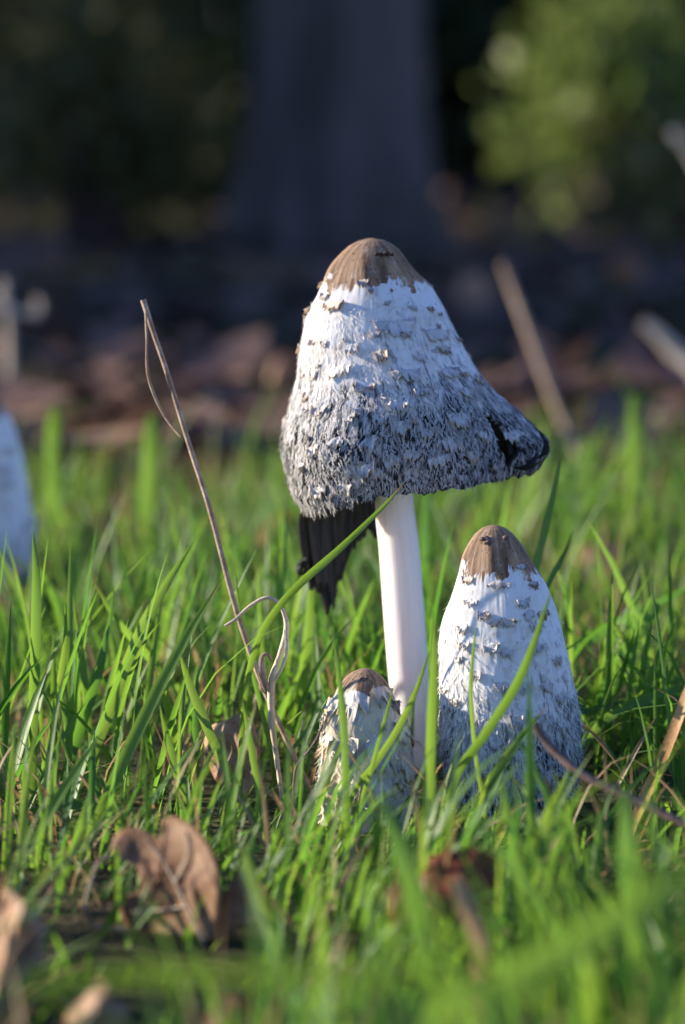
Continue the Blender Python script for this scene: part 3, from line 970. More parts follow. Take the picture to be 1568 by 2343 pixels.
spec = []
for (px, py, w, l, lift, m) in [
    (768, 690, 66, 34, 0.55, 'scale_brown'), (748, 668, 30, 26, 0.45, 'scale'), (832, 640, 26, 30, 0.5, 'scale_brown'), (848, 660, 16, 18, 0.5, 'scale_brown'), (905, 735, 105, 40, 0.22, 'scale'), (995, 752, 85, 34, 0.3, 'scale'),
    (868, 800, 34, 34, 0.7, 'scale_brown'), (775, 838, 84, 34, 0.3, 'scale'), (805, 788, 34, 26, 0.4, 'scale'), (925, 845, 70, 34, 0.25, 'scale'), (1020, 838, 54, 34, 0.35, 'scale'),
    (848, 878, 26, 18, 0.5, 'scale_brown'), (738, 930, 44, 24, 0.5, 'scale'), (912, 915, 52, 40, 0.4, 'scale'), (1040, 945, 62, 44, 0.4, 'scale'), (920, 962, 58, 36, 0.35, 'scale'), (1010, 790, 50, 24, 0.4, 'scale_brown'),
    (848, 1000, 46, 34, 0.45, 'scale'), (1030, 1000, 56, 36, 0.35, 'scale'), (1005, 1040, 60, 34, 0.4, 'scale'), (820, 880, 28, 22, 0.4, 'scale'), (965, 890, 44, 26, 0.35, 'scale'), (1060, 890, 46, 30, 0.4, 'scale'),
    (1085, 860, 40, 26, 0.4, 'scale_brown'), (720, 855, 26, 20, 0.5, 'scale'), (700, 905, 24, 18, 0.5, 'scale_brown'), (690, 800, 18, 14, 0.6, 'scale_brown'), (712, 702, 20, 20, 0.6, 'scale_brown'), (735, 645, 16, 14, 0.6, 'scale_brown'),
    (830, 1065, 60, 34, 0.5, 'scale'), (865, 1072, 34, 26, 0.5, 'scale'), (770, 1000, 40, 28, 0.4, 'scale'), (720, 1020, 36, 26, 0.45, 'scale'), (690, 1060, 34, 26, 0.5, 'scale'), (730, 1110, 44, 30, 0.45, 'scale'),
    (790, 1105, 40, 28, 0.45, 'scale'), (940, 1030, 44, 28, 0.4, 'scale'), (895, 1040, 40, 26, 0.4, 'scale'), (980, 980, 40, 26, 0.4, 'scale'), (1080, 1030, 36, 30, 0.4, 'scale'), (1100, 985, 36, 30, 0.4, 'scale'), (1170, 985, 40, 30, 0.3, 'scale'),
    (940, 700, 22, 16, 0.45, 'scale'), (885, 690, 18, 14, 0.4, 'scale'), (925, 760, 30, 18, 0.4, 'scale_brown'), (960, 810, 34, 20, 0.3, 'scale'), (745, 780, 24, 16, 0.45, 'scale'), (860, 760, 20, 14, 0.4, 'scale'), (980, 700, 26, 16, 0.4, 'scale_brown'),
    (1040, 770, 24, 18, 0.5, 'scale_brown'), (800, 950, 34, 22, 0.4, 'scale'), (870, 950, 34, 24, 0.4, 'scale'),
]:
    ph, s = inv_main(capM, px, py)
    spec.append((ph, s, M(w, Y0), M(l, Y0), lift, m))
for i in range(70):                                            # round the back as well
    spec.append((g.uniform(0.1, 3.0), g.uniform(0.2, 0.75), M(g.uniform(18, 60), Y0), M(g.uniform(14, 36), Y0), g.uniform(0.25, 0.6), 'scale' if g.random() < 0.7 else 'scale_brown'))
for i in range(30):                                            # small ones in front
    spec.append((g.uniform(-3.0, -0.2), g.uniform(0.3, 0.95), M(g.uniform(9, 20), Y0), M(g.uniform(8, 18), Y0), g.uniform(0.3, 0.8), 'scale' if g.random() < 0.75 else 'scale_brown'))
capM.scales(cm, spec, 91)
capM.shag(tall, MT['shag'], 2600, 0.22, 0.66, 92, (0.0010, 0.0026), (0.00018, 0.0004), 0.22, 0.7)
capM.shag(tall, MT['shag_dark'], 11000, 0.56, 0.985, 93, (0.0012, 0.0034), (0.00022, 0.00048), 0.17, 0.75, darker=0.12)


# ---- the young bullet-shaped one on the right
def ragged(base, amp, seed):
    def f(phi):
        u = (np.asarray(phi, float) / (2 * np.pi)) % 1.0
        return base(phi) + (vnoise(u * 120, 0 * u, seed, 120) - 0.5) * amp
    return f


YR = 1.035
rightL = [(1130, 1200), (1118, 1202), (1102, 1208), (1086, 1222), (1074, 1242), (1064, 1266), (1050, 1310), (1032, 1370), (1014, 1430), (1005, 1490), (1001, 1560), (1004, 1640), (1011, 1720), (1026, 1800), (1034, 1860)]
rightR = [(1130, 1200), (1142, 1202), (1158, 1208), (1174, 1220), (1190, 1238), (1204, 1258), (1226, 1300), (1250, 1343), (1271, 1392), (1290, 1450), (1305, 1520), (1316, 1600), (1325, 1680), (1328, 1740), (1318, 1800), (1306, 1860)]
young = empty('young_mushroom', (b_right.x, YR, 0))
tag(young, 'closed bullet-shaped white mushroom with brown speckled tip and dark rim in grass', 'mushroom')
rimR = ragged(smooth_rim([(-180, 1842), (-120, 1838), (-80, 1825), (-55, 1812), (-30, 1800), (0, 1795), (60, 1800), (120, 1820)]), 16, 63)
capR = Cap(YR, rightL, rightR, rimR, 17, ridge=(0.00010, 0.0004), lump=0.0008, period=110)
cr = capR.mesh('cap', young, MT['cap_right'], 420, 320, inner_mat=MT['ink'])
stem_mesh('stem', young, YR, [(1165, 1600, 0), (1180, 1760, 0), (1205, 1830, 0), (1212, 1878, 0)], [70, 72, 70, 72])
spec = []
for (px, py, w, l, lift, m) in [(1140, 1330, 56, 22, 0.4, 'scale_brown'), (1190, 1292, 34, 18, 0.4, 'scale_brown'), (1072, 1322, 36, 20, 0.45, 'scale_brown'), (1150, 1415, 70, 26, 0.4, 'scale_brown'), (1110, 1400, 40, 22, 0.5, 'scale'), (1195, 1375, 34, 24, 0.45, 'scale'),
                                (1080, 1370, 40, 22, 0.4, 'scale'), (1060, 1430, 36, 28, 0.5, 'scale'), (1125, 1470, 40, 30, 0.5, 'scale'), (1160, 1480, 36, 26, 0.4, 'scale'), (1225, 1470, 40, 28, 0.4, 'scale'), (1240, 1400, 34, 24, 0.4, 'scale_brown'), (1215, 1330, 30, 20, 0.45, 'scale_brown'),
                                (1200, 1560, 36, 30, 0.4, 'scale'), (1250, 1560, 36, 28, 0.4, 'scale'), (1150, 1560, 36, 30, 0.45, 'scale'), (1090, 1540, 34, 26, 0.4, 'scale'), (1230, 1640, 36, 30, 0.45, 'scale'), (1270, 1500, 30, 24, 0.45, 'scale'), (1180, 1640, 34, 30, 0.45, 'scale'), (1110, 1640, 34, 28, 0.45, 'scale'), (1280, 1590, 30, 24, 0.45, 'scale'), (1290, 1660, 30, 26, 0.45, 'scale'),
                                (1052, 1500, 28, 22, 0.45, 'scale'), (1040, 1600, 28, 22, 0.45, 'scale')]:
    ph, s = inv_main(capR, px, py)
    spec.append((ph, s, M(w, YR), M(l, YR), lift, m))
for i in range(22):
    spec.append((g.uniform(-3.1, 3.1), g.uniform(0.28, 0.95), M(g.uniform(12, 34), YR), M(g.uniform(12, 26), YR), g.uniform(0.3, 0.6), 'scale' if g.random() < 0.8 else 'scale_brown'))
capR.scales(cr, spec, 94)
capR.shag(young, MT['shag'], 1500, 0.3, 0.8, 95, (0.0012, 0.0030), (0.0003, 0.0006), 0.3, 0.6)
capR.shag(young, MT['shag_dark'], 2600, 0.62, 0.985, 96, (0.0016, 0.0036), (0.0003, 0.0006), 0.4, 0.8)

# ---- the small one in front of the tall stem
YS = 1.03
smallL = [(836, 1528), (824, 1530), (806, 1537), (790, 1550), (774, 1570), (760, 1594), (749, 1620), (740, 1648), (731, 1700), (727, 1780), (725, 1850), (728, 1930)]
smallR = [(836, 1528), (848, 1530), (864, 1538), (880, 1552), (894, 1574), (906, 1600), (916, 1626), (924, 1655), (934, 1700), (945, 1760), (951, 1830), (950, 1930)]
small = empty('small_mushroom', (b_small.x, YS, 0))
tag(small, 'small cream budding mushroom with brown cracks half hidden in grass', 'mushroom')
rimS = ragged(smooth_rim([(-180, 1880), (0, 1880)]), 14, 64)
capS = Cap(YS, smallL, smallR, rimS, 27, ridge=(0.0002, 0.0005), lump=0.0014, period=60)
cs = capS.mesh('cap', small, MT['cap_small'], 260, 220, inner_mat=MT['ink'])
spec = []
for (px, py, w, l, lift, m) in [(770, 1600, 60, 60, 0.25, 'scale_cream'), (815, 1580, 60, 80, 0.15, 'scale'), (870, 1570, 55, 60, 0.2, 'scale_brown'), (905, 1640, 50, 60, 0.3, 'scale_cream'), (755, 1680, 50, 60, 0.35, 'scale_cream'), (800, 1690, 50, 70, 0.2, 'scale_cream'), (860, 1680, 60, 80, 0.18, 'scale'),
                                (925, 1740, 44, 60, 0.35, 'scale_cream'), (745, 1770, 40, 60, 0.4, 'scale_cream'), (800, 1790, 60, 60, 0.25, 'scale_cream'), (870, 1790, 60, 70, 0.25, 'scale_cream'), (750, 1640, 26, 30, 0.6, 'scale'), (895, 1600, 30, 34, 0.5, 'scale_brown')]:
    ph, s = inv_main(capS, px, py)
    spec.append((ph, s, M(w, YS), M(l, YS), lift, m))
for i in range(24):
    spec.append((g.uniform(-3.1, 3.1), g.uniform(0.2, 0.9), M(g.uniform(14, 40), YS), M(g.uniform(16, 40), YS), g.uniform(0.2, 0.5), 'scale_cream' if g.random() < 0.7 else 'scale_brown'))
capS.scales(cs, spec, 97)
capS.shag(small, MT['shag'], 700, 0.15, 0.95, 98, (0.0015, 0.004), (0.0003, 0.0007), 0.35, 0.8)

# ---- the pale one cut by the left edge, behind
YL = 1.46
leftL = [(-48, 870), (-58, 872), (-72, 880), (-86, 896), (-98, 920), (-112, 960), (-128, 1020), (-142, 1100), (-152, 1200), (-156, 1290), (-150, 1380), (-146, 1420)]
leftR = [(-48, 870), (-38, 872), (-25, 880), (-10, 900), (4, 925), (22, 958), (42, 1010), (58, 1070), (70, 1140), (76, 1210), (76, 1290), (68, 1380), (64, 1420)]
far = empty('pale_mushroom', (b_left.x, YL, 0))
tag(far, 'pale bluish-white closed mushroom standing alone in the grass, away from the group', 'mushroom')
rimL = ragged(smooth_rim([(-180, 1370), (0, 1370)]), 14, 65)
capL = Cap(YL, leftL, leftR, rimL, 37, ridge=(0.0001, 0.0004), lump=0.001, period=90)
cl_ = capL.mesh('cap', far, MT['cap_left'], 220, 180, inner_mat=MT['ink'])
stem_mesh('stem', far, YL, [(-46, 1250, 0), (-44, 1340, 0), (-44, 1392, 0)], [60, 60, 62])
spec = [(g.uniform(-3.1, 3.1), g.uniform(0.2, 0.9), M(g.uniform(20, 44), YL), M(g.uniform(14, 30), YL), g.uniform(0.3, 0.5), 'scale') for i in range(40)]
capL.scales(cl_, spec, 99)

# crumbs lying on the caps
def crumb(name, cap, px, py, size, label, mat, seed, cat='debris'):
    ph, s = inv_main(cap, px, py)
    p, dn, sd, out = [x[0] for x in cap.frame(np.array([ph]), np.array([s]))]
    gg = np.random.default_rng(seed)
    bm = bmesh.new()
    for k in range(6):
        c = Vector(p) + Vector(sd) * gg.normal(0, size * 0.7) + Vector(dn) * gg.normal(0, size * 0.22) + Vector(out) * size * 0.12
        r = bmesh.ops.create_icosphere(bm, subdivisions=1, radius=size * gg.uniform(0.18, 0.36))
        for v in r['verts']:
            w = Vector((v.co.x * gg.uniform(0.7, 1.5), v.co.y * gg.uniform(0.6, 1.1), v.co.z * gg.uniform(0.6, 1.1)))
            v.co = c + w
    V = np.array([v.co for v in bm.verts]); bm.verts.index_update(); F = np.array([[v.index for v in f.verts] for f in bm.faces]); bm.free()
    o = mesh_np(name, V, F, MT[mat], smooth=False)
    tag(o, label, cat)


crumb('dark_crumb', capM, 880, 580, M(20, Y0), 'dark reddish crumb stuck on the brown tip of the tall mushroom', 'debris', 1)
crumb('dark_crumb', capM, 757, 1092, M(15, Y0), 'dark brown crumb stuck low on the lit side of the tall cap', 'debris', 2)
crumb('soil_crumb', capR, 1128, 1209, M(22, YR), 'clump of brown soil sitting on top of the young mushroom', 'twig_dark', 3)
crumb('soil_crumb', capS, 836, 1540, M(14, YS), 'brown soil crumb on the tip of the small mushroom', 'twig_dark', 4)


# ------------------------------------------------------------------ single blades that stand out
def hero(name, pts, w, label, cat='grass blade', mat='grass', tint=0.5, kind3=0.5, face=0.0, root=True, group=None, n=22, wtip=0.06, fold=0.35, nz=0.25):
    P = [tuple(at(*p)) for p in pts]           # from tip to foot
    if root and P[-1][2] > 0.004:
        a, b = np.array(P[-2]), np.array(P[-1])
        d = b - a; d[2] = min(d[2], -0.3 * np.linalg.norm(d))
        k = b[2] / -d[2]
        f = b + d * min(k, 1.0) * np.array([0.5, 0.5, 1.0]); f[2] = -0.002
        P.append(tuple(f))
    C = catmull(P, n)
    Ym = np.mean([p[2] for p in pts])
    T = np.gradient(C, axis=0); T /= np.linalg.norm(T, axis=1)[:, None]
    t = np.linspace(0, 1, n)
    fa = face + 0.5 * np.sin(t * 3)
    N0 = np.stack([np.sin(fa), -np.cos(fa), nz + 0 * t], -1)
    S = np.cross(T, N0); S /= np.linalg.norm(S, axis=1)[:, None]
    N = np.cross(S, T)
    ww = M(w, Ym) * 0.5 * np.clip(wtip + (t * 2.6) ** 0.75, 0, 1) * (1 - 0.30 * sstep(0.6, 1, t))
    V = np.stack([C - S * ww[:, None], C - N * (ww * fold)[:, None], C + S * ww[:, None]], 1).reshape(-1, 3)
    r = np.arange(n - 1)
    F = np.concatenate([np.stack([r * 3, r * 3 + 1, r * 3 + 4, r * 3 + 3], -1), np.stack([r * 3 + 1, r * 3 + 2, r * 3 + 5, r * 3 + 4], -1)])
    uv = np.stack([np.tile([0, .5, 1.0], n) + tint * 9, np.repeat(t, 3) * 4], -1)
    tn = np.stack([np.full(3 * n, tint), np.repeat(1 - t, 3), np.full(3 * n, kind3)], -1)
    o = mesh_np(name, V, F, MT[mat], uv=uv, attrs={'tint': tn})
    tag(o, label, cat, group, 'thing')
    return o


H = hero
H('long_grass', [(926, 1104, 1.035), (868, 1168, 1.03), (770, 1262, 1.03), (690, 1332, 1.03), (632, 1396, 1.035), (590, 1470, 1.04), (560, 1600, 1.045)], 19, 'green blade with brown tip slanting across the tall mushroom stem', tint=0.75, kind3=0.1)
H('grass_stalk', [(722, 1290, 1.15), (716, 1380, 1.145), (704, 1480, 1.14), (686, 1600, 1.14), (668, 1700, 1.14)], 30, 'thick green stalk below the hanging black flap', tint=0.7, wtip=0.6)
H('long_grass', [(76, 1218, 1.06), (84, 1330, 1.055), (82, 1480, 1.05), (77, 1640, 1.05), (74, 1840, 1.05)], 26, 'tall upright blade nearest the pale mushroom', tint=0.6)
H('long_grass', [(446, 1235, 1.09), (385, 1330, 1.085), (335, 1420, 1.08), (292, 1520, 1.07), (230, 1680, 1.06), (180, 1790, 1.05)], 30, 'broad bright blade leaning right in the left tuft, crossed by a brown-tipped blade', tint=0.85)
H('long_grass', [(210, 1316, 1.11), (262, 1410, 1.11), (330, 1490, 1.12), (410, 1580, 1.13), (470, 1680, 1.13)], 20, 'brown-tipped blade crossing the broad bright blade', tint=0.6, kind3=0.1)
H('long_grass', [(150, 1375, 1.05), (150, 1470, 1.05), (132, 1590, 1.05), (112, 1720, 1.045), (95, 1840, 1.04)], 15, 'narrow upright blade beside the broad bright blade', tint=0.8)
H('long_grass', [(250, 1430, 1.08), (225, 1540, 1.075), (180, 1680, 1.07), (130, 1830, 1.06)], 26, 'dull green broad blade behind the broad bright blade', tint=0.2, kind3=0.9)
H('long_grass', [(262, 1340, 1.10), (250, 1430, 1.10), (215, 1560, 1.09), (170, 1720, 1.08)], 14, 'blue-green slim blade rising behind the left tuft', tint=0.35, kind3=0.95)
H('long_grass', [(366, 1612, 1.0), (392, 1720, 1.0), (425, 1810, 0.995), (470, 1900, 0.99)], 26, 'short sharp blade above the curled oak leaf', tint=0.75)
H('long_grass', [(412, 1495, 1.02), (436, 1570, 1.02), (486, 1690, 1.015), (545, 1810, 1.01), (600, 1900, 1.0)], 24, 'long bright blade leaning left in front of the tan leaf', tint=0.9)
H('long_grass', [(555, 1600, 1.0), (572, 1690, 1.0), (590, 1790, 0.995), (605, 1880, 0.99)], 19, 'upright blade before the tan leaf and dry stalk', tint=0.7)
H('long_grass', [(536, 1290, 1.07), (548, 1390, 1.07), (568, 1490, 1.065), (598, 1620, 1.06), (620, 1720, 1.06)], 12, 'slim blade crossing the long dry stalk', tint=0.45)
H('long_grass', [(1286, 1040, 1.13), (1268, 1120, 1.125), (1245, 1220, 1.12), (1222, 1320, 1.115), (1205, 1480, 1.11)], 20, 'upright blade rising behind the young mushroom toward the flared rim', tint=0.8)
H('long_grass', [(1313, 1212, 1.12), (1290, 1270, 1.12), (1258, 1330, 1.115), (1225, 1430, 1.11)], 14, 'dark thin blade behind the young mushroom shoulder', tint=0.1, kind3=0.6)
H('long_grass', [(1262, 1350, 0.955), (1222, 1470, 0.955), (1180, 1570, 0.955), (1110, 1680, 0.955), (1040, 1790, 0.955)], 24, 'pale green blade slanting across the young mushroom', tint=0.65)
H('long_grass', [(982, 1490, 0.99), (952, 1580, 0.99), (915, 1660, 0.99), (860, 1745, 0.985), (800, 1830, 0.98)], 18, 'bright blade slanting between stem and small mushroom', tint=0.95)
H('long_grass', [(990, 1395, 0.94), (994, 1500, 0.94), (988, 1640, 0.94), (984, 1760, 0.94), (976, 1900, 0.94)], 26, 'soft upright blade between the white stem and young mushroom', tint=0.8)
H('long_grass', [(1092, 1420, 0.985), (1082, 1500, 0.985), (1078, 1600, 0.98), (1090, 1740, 0.98), (1110, 1860, 0.975)], 11, 'thin yellow-green blade upright before the lit side of the young mushroom', tint=1.0)
H('long_grass', [(760, 1430, 0.98), (778, 1560, 0.975), (788, 1680, 0.97), (792, 1800, 0.965), (796, 1920, 0.96)], 20, 'upright blade standing in front of the small mushroom', tint=0.6)
H('long_grass', [(905, 1560, 0.99), (880, 1650, 0.985), (850, 1760, 0.98), (820, 1860, 0.975)], 12, 'fine blade crossing the small mushroom', tint=0.8)
H('long_grass', [(1500, 1375, 1.15), (1445, 1470, 1.14), (1390, 1590, 1.13), (1330, 1720, 1.12)], 38, 'broad cut blade leaning right beyond the young mushroom', tint=0.45, wtip=0.7)
H('long_grass', [(1600, 1330, 1.22), (1500, 1385, 1.21), (1400, 1435, 1.20), (1300, 1490, 1.19), (1240, 1600, 1.18)], 30, 'wide dark blade arching low beyond the broad cut blade', tint=0.15, kind3=0.9, face=0.6)
H('long_grass', [(1620, 1560, 1.09), (1500, 1590, 1.085), (1400, 1635, 1.08), (1330, 1710, 1.075), (1300, 1800, 1.07)], 24, 'green blade arching right from the foot of the young mushroom', tint=0.6)
H('grass_stalk', [(1640, 1575, 1.10), (1500, 1604, 1.10), (1400, 1614, 1.09), (1310, 1640, 1.09), (1270, 1720, 1.09)], 14, 'round blue-green stalk lying level beside the young mushroom', tint=0.1, kind3=1.0, wtip=0.7)
H('dry_grass_strip', [(1580, 1560, 1.0), (1545, 1660, 1.0), (1500, 1770, 0.995), (1458, 1860, 0.99), (1440, 1930, 0.985)], 28, 'flat orange-tan dead blade right of the young mushroom', cat='dry grass', mat='orange_straw', tint=0.1, wtip=0.7, face=-0.9)
H('long_grass', [(360, 1905, 1.0), (290, 1868, 1.0), (200, 1842, 1.005), (100, 1850, 1.01), (0, 1895, 1.01), (-70, 1960, 1.0)], 22, 'blue-green blade arching flat above the curled oak leaf', tint=0.2, kind3=1.0, face=0.3)
H('long_grass', [(326, 1795, 1.05), (240, 1815, 1.05), (150, 1860, 1.045), (70, 1920, 1.04)], 16, 'pale-ended blade lying low behind the arching blue-green one', tint=0.4, kind3=0.9)
H('long_grass', [(204, 1815, 0.94), (182, 1900, 0.935), (160, 1970, 0.93), (135, 2060, 0.925)], 20, 'short upright blade left of the curled oak leaf', tint=0.7)
H('long_grass', [(34, 1660, 0.97), (28, 1760, 0.965), (18, 1880, 0.96), (8, 2010, 0.955)], 18, 'upright blade on the far side of the tall upright blade from the mushrooms', tint=0.75)
H('long_grass', [(128, 935, 1.62), (122, 1010, 1.62), (124, 1100, 1.61), (126, 1200, 1.60), (128, 1300, 1.60)], 36, 'broad blade rising next to the pale mushroom', tint=0.6, wtip=0.5)
H('long_grass', [(352, 950, 1.60), (345, 1050, 1.59), (340, 1150, 1.58), (338, 1290, 1.57)], 42, 'broad tall blade behind the long dry stalk', tint=0.7, wtip=0.5)
H('long_grass', [(1452, 900, 1.62), (1452, 1000, 1.61), (1448, 1120, 1.60), (1446, 1260, 1.60)], 32, 'broad upright blade beyond the young mushroom on open lawn', tint=0.7, wtip=0.5)
H('long_grass', [(985, 1050, 1.32), (978, 1150, 1.31), (974, 1260, 1.30), (980, 1380, 1.30)], 24, 'bluish blade behind the white stem', tint=0.1, kind3=1.0)
H('long_grass', [(40, 2262, 0.60), (240, 2236, 0.59), (480, 2226, 0.585), (760, 2232, 0.58), (1000, 2250, 0.575), (1150, 2330, 0.57)], 66, 'wide blade lying level in front of the curled oak leaf', tint=1.0, face=-0.3, wtip=0.3, nz=-0.8, fold=0.2)
H('long_grass', [(1660, 1975, 0.60), (1500, 2050, 0.60), (1300, 2165, 0.595), (1130, 2260, 0.59), (1000, 2360, 0.585)], 66, 'wide yellow-green blade slanting over the front lawn', tint=0.7, wtip=0.3)
H('long_grass', [(1432, 1800, 0.79), (1438, 1900, 0.785), (1445, 2060, 0.78), (1450, 2250, 0.775)], 52, 'wide upright blade in front of the orange-tan dead blade', tint=0.45, kind3=0.9, wtip=0.2)
H('long_grass', [(880, 1830, 0.80), (915, 1930, 0.795), (950, 2060, 0.79), (985, 2240, 0.785)], 50, 'wide upright blade beside the red-brown leaf', tint=0.35, kind3=0.9, wtip=0.2)
H('long_grass', [(1150, 1780, 0.86), (1170, 1900, 0.855), (1190, 2000, 0.85), (1215, 2130, 0.845)], 34, 'upright blade rising before the dark rim of the young mushroom', tint=0.6, wtip=0.2)
H('long_grass', [(1310, 1765, 0.88), (1262, 1850, 0.88), (1230, 1950, 0.875), (1215, 2060, 0.87)], 34, 'yellow-green blade leaning from beneath the young mushroom rim', tint=0.95)
H('dry_grass_strip', [(1040, 2010, 0.78), (1075, 2090, 0.775), (1100, 2180, 0.77), (1090, 2300, 0.765)], 46, 'pale straw blade bent beside the red-brown leaf', cat='dry grass', mat='straw', tint=0.1, wtip=0.5)
H('long_grass', [(560, 1920, 0.86), (580, 2020, 0.855), (620, 2120, 0.85), (680, 2280, 0.84)], 38, 'bright upright blade in front of the pale leaf', tint=0.9)
H('long_grass', [(1330, 2080, 0.74), (1345, 2160, 0.735), (1352, 2250, 0.73), (1360, 2360, 0.73)], 50, 'wide pale-green blade low on the front lawn', tint=0.9, wtip=0.3)

# left tuft of grown-out blades, too many to tell apart
def tuft(name, cx, cy, sx, sy, n, hm, label, seed, lean_to=0.4):
    g = np.random.default_rng(seed)
    X = g.normal(cx, sx, n); Y = g.normal(cy, sy, n)
    h = np.clip(g.normal(hm, hm * 0.22, n), 0.04, hm * 1.35)
    V, F, uv, tint = blade_batch(np.stack([X, Y, np.full(n, -0.003)], -1), h, g.uniform(0.0018, 0.0040, n), np.abs(g.normal(0.18, 0.14, n)), g.normal(lean_to, 1.0, n), np.abs(g.normal(0.3, 0.3, n)), seed, 8)
    o = mesh_np(name, V, F, MT['grass'], uv=uv, attrs={'tint': tint})
    tag(o, label, 'grass', kind='stuff')


p = at(150, 1830, 1.06)
tuft('tall_grass', p.x, 1.08, 0.028, 0.035, 46, 0.074, 'tuft of grown-out grass on the lawn beside the curled oak leaf', 41, 0.3)
p = at(1450, 1750, 1.12)
tuft('tall_grass', p.x, 1.16, 0.035, 0.04, 40, 0.062, 'tuft of grown-out grass right of the young mushroom', 42, 0.3)
p = at(600, 1500, 1.25)
tuft('tall_grass', p.x, 1.25, 0.05, 0.04, 50, 0.075, 'tuft of grown-out grass behind the dry stalk', 43, 1.0)


# ------------------------------------------------------------------ dry stalks
def stalk(name, parts, label, cat='dry stalk', mat='twig', extra=None):
    P, rad = parts
    root = empty(name, tuple(at(*P[-1])))
    root.location.z = 0
    V, F, uv = tube([tuple(at(*p)) for p in P], [M(r, P[0][2]) for r in rad], 8, 40)
    mesh_np('stem', V, F, MT[mat], root)
    for (nm, Q, rd, mm) in (extra or []):
        V, F, uv = tube([tuple(at(*p)) for p in Q], [M(r, Q[0][2]) for r in rd], 7, 26)
        mesh_np(nm, V, F, MT[mm], root)
    tag(root, label, cat)
    return root


stalk('dry_stalk', ([(328, 686, 1.085), (352, 762, 1.083), (382, 850, 1.08), (438, 1032, 1.075), (482, 1170, 1.07), (540, 1392, 1.065), (598, 1560, 1.06), (655, 1690, 1.055), (705, 1795, 1.05), (730, 1850, 1.045)],
                    [7.0, 6.0, 6.0, 6.0, 6.2, 6.5, 6.5, 6.5, 6.5, 6.5]), 'long straight dry stalk leaning left of the tall mushroom',
      extra=[('sheath', [(334, 716, 1.083), (336, 780, 1.08), (338, 850, 1.08), (354, 905, 1.08), (382, 960, 1.08), (414, 1000, 1.077)], [3, 2.4, 3.4, 3.6, 2.6, 2.0], 'twig'),
             ('node', [(598, 1556, 1.059), (604, 1572, 1.059), (612, 1590, 1.059)], [5, 9, 6], 'twig_dark')])
stalk('curled_dry_blade', ([(514, 1432, 1.045), (540, 1416, 1.045), (570, 1388, 1.045), (606, 1368, 1.045), (632, 1374, 1.045), (650, 1402, 1.045), (656, 1440, 1.045), (640, 1500, 1.045), (622, 1560, 1.045), (622, 1640, 1.045), (634, 1740, 1.045), (650, 1850, 1.04)],
                           [3, 4, 4, 5, 5, 5, 7, 6, 9, 8, 6, 5]), 'withered pale blade curled over like a hook beside the dry stalk', 'dry grass', 'straw_pale',
      extra=[('loop', [(655, 1440, 1.042), (656, 1490, 1.04), (644, 1530, 1.04), (628, 1556, 1.042)], [5, 5, 4, 4], 'straw_pale'),
             ('dead_tip', [(612, 1580, 1.044), (600, 1540, 1.044), (600, 1505, 1.044), (612, 1496, 1.044), (622, 1510, 1.044)], [7, 9, 6, 4, 3], 'orange_twig' if 'orange_twig' in MT else 'twig')])
stalk('fine_twig', ([(738, 1660, 1.0), (725, 1690, 1.0), (705, 1720, 1.0), (680, 1750, 1.0), (672, 1800, 1.0), (668, 1900, 1.0)], [2, 3, 3, 3, 3, 3]), 'fine brown rootlet beside the small mushroom', 'twig', 'twig_dark')
stalk('bent_stem', ([(1225, 1660, 0.93), (1262, 1710, 0.93), (1330, 1770, 0.925), (1420, 1815, 0.92), (1520, 1862, 0.915), (1620, 1915, 0.91), (1700, 2010, 0.90)], [9, 11, 11, 11, 11, 11, 11]), 'purplish-brown bent stem lying in the grass beside the dark rim', 'dry stalk', 'twig_dark')
stalk('far_stalk', ([(1150, 600, 1.95), (1172, 660, 1.95), (1210, 760, 1.94), (1262, 900, 1.93), (1310, 1010, 1.92), (1350, 1090, 1.91)], [8, 9, 10, 10, 9, 9]), 'leaning pale dry stalk beyond the flared side of the tall cap', 'dry stalk', 'twig')
stalk('pale_dead_stalk', ([(8, 640, 2.2), (14, 700, 2.2), (22, 800, 2.2), (16, 900, 2.19), (8, 990, 2.18)], [7, 8, 9, 9, 9]), 'pale dead stalk with knobbly side twig above the pale mushroom', 'dry stalk', 'straw_pale',
      extra=[('side_twig', [(-60, 704, 2.2), (0, 706, 2.2), (50, 714, 2.2), (84, 716, 2.2), (96, 706, 2.2)], [6, 8, 8, 12, 8], 'straw_pale'), ('bud', [(82, 680, 2.2), (92, 692, 2.2), (98, 704, 2.2)], [4, 9, 5], 'straw_pale'),
             ('bud', [(-5, 660, 2.2), (2, 674, 2.2), (6, 690, 2.2)], [4, 10, 6], 'straw_pale')])
stalk('pale_dead_stalk', ([(1536, 296, 2.3), (1552, 318, 2.3), (1580, 352, 2.3), (1640, 480, 2.29), (1680, 700, 2.28), (1690, 935, 2.27)], [9, 10, 10, 9, 9, 9]), 'tall pale dead stalk bending in from beside the bright shrub', 'dry stalk', 'straw_pale')
stalk('pale_dead_stalk', ([(1470, 735, 2.2), (1510, 768, 2.2), (1545, 805, 2.2), (1600, 860, 2.19), (1640, 985, 2.18)], [11, 15, 20, 16, 12]), 'thick cream broken stalk slanting over the leaf litter', 'dry stalk', 'straw_pale')


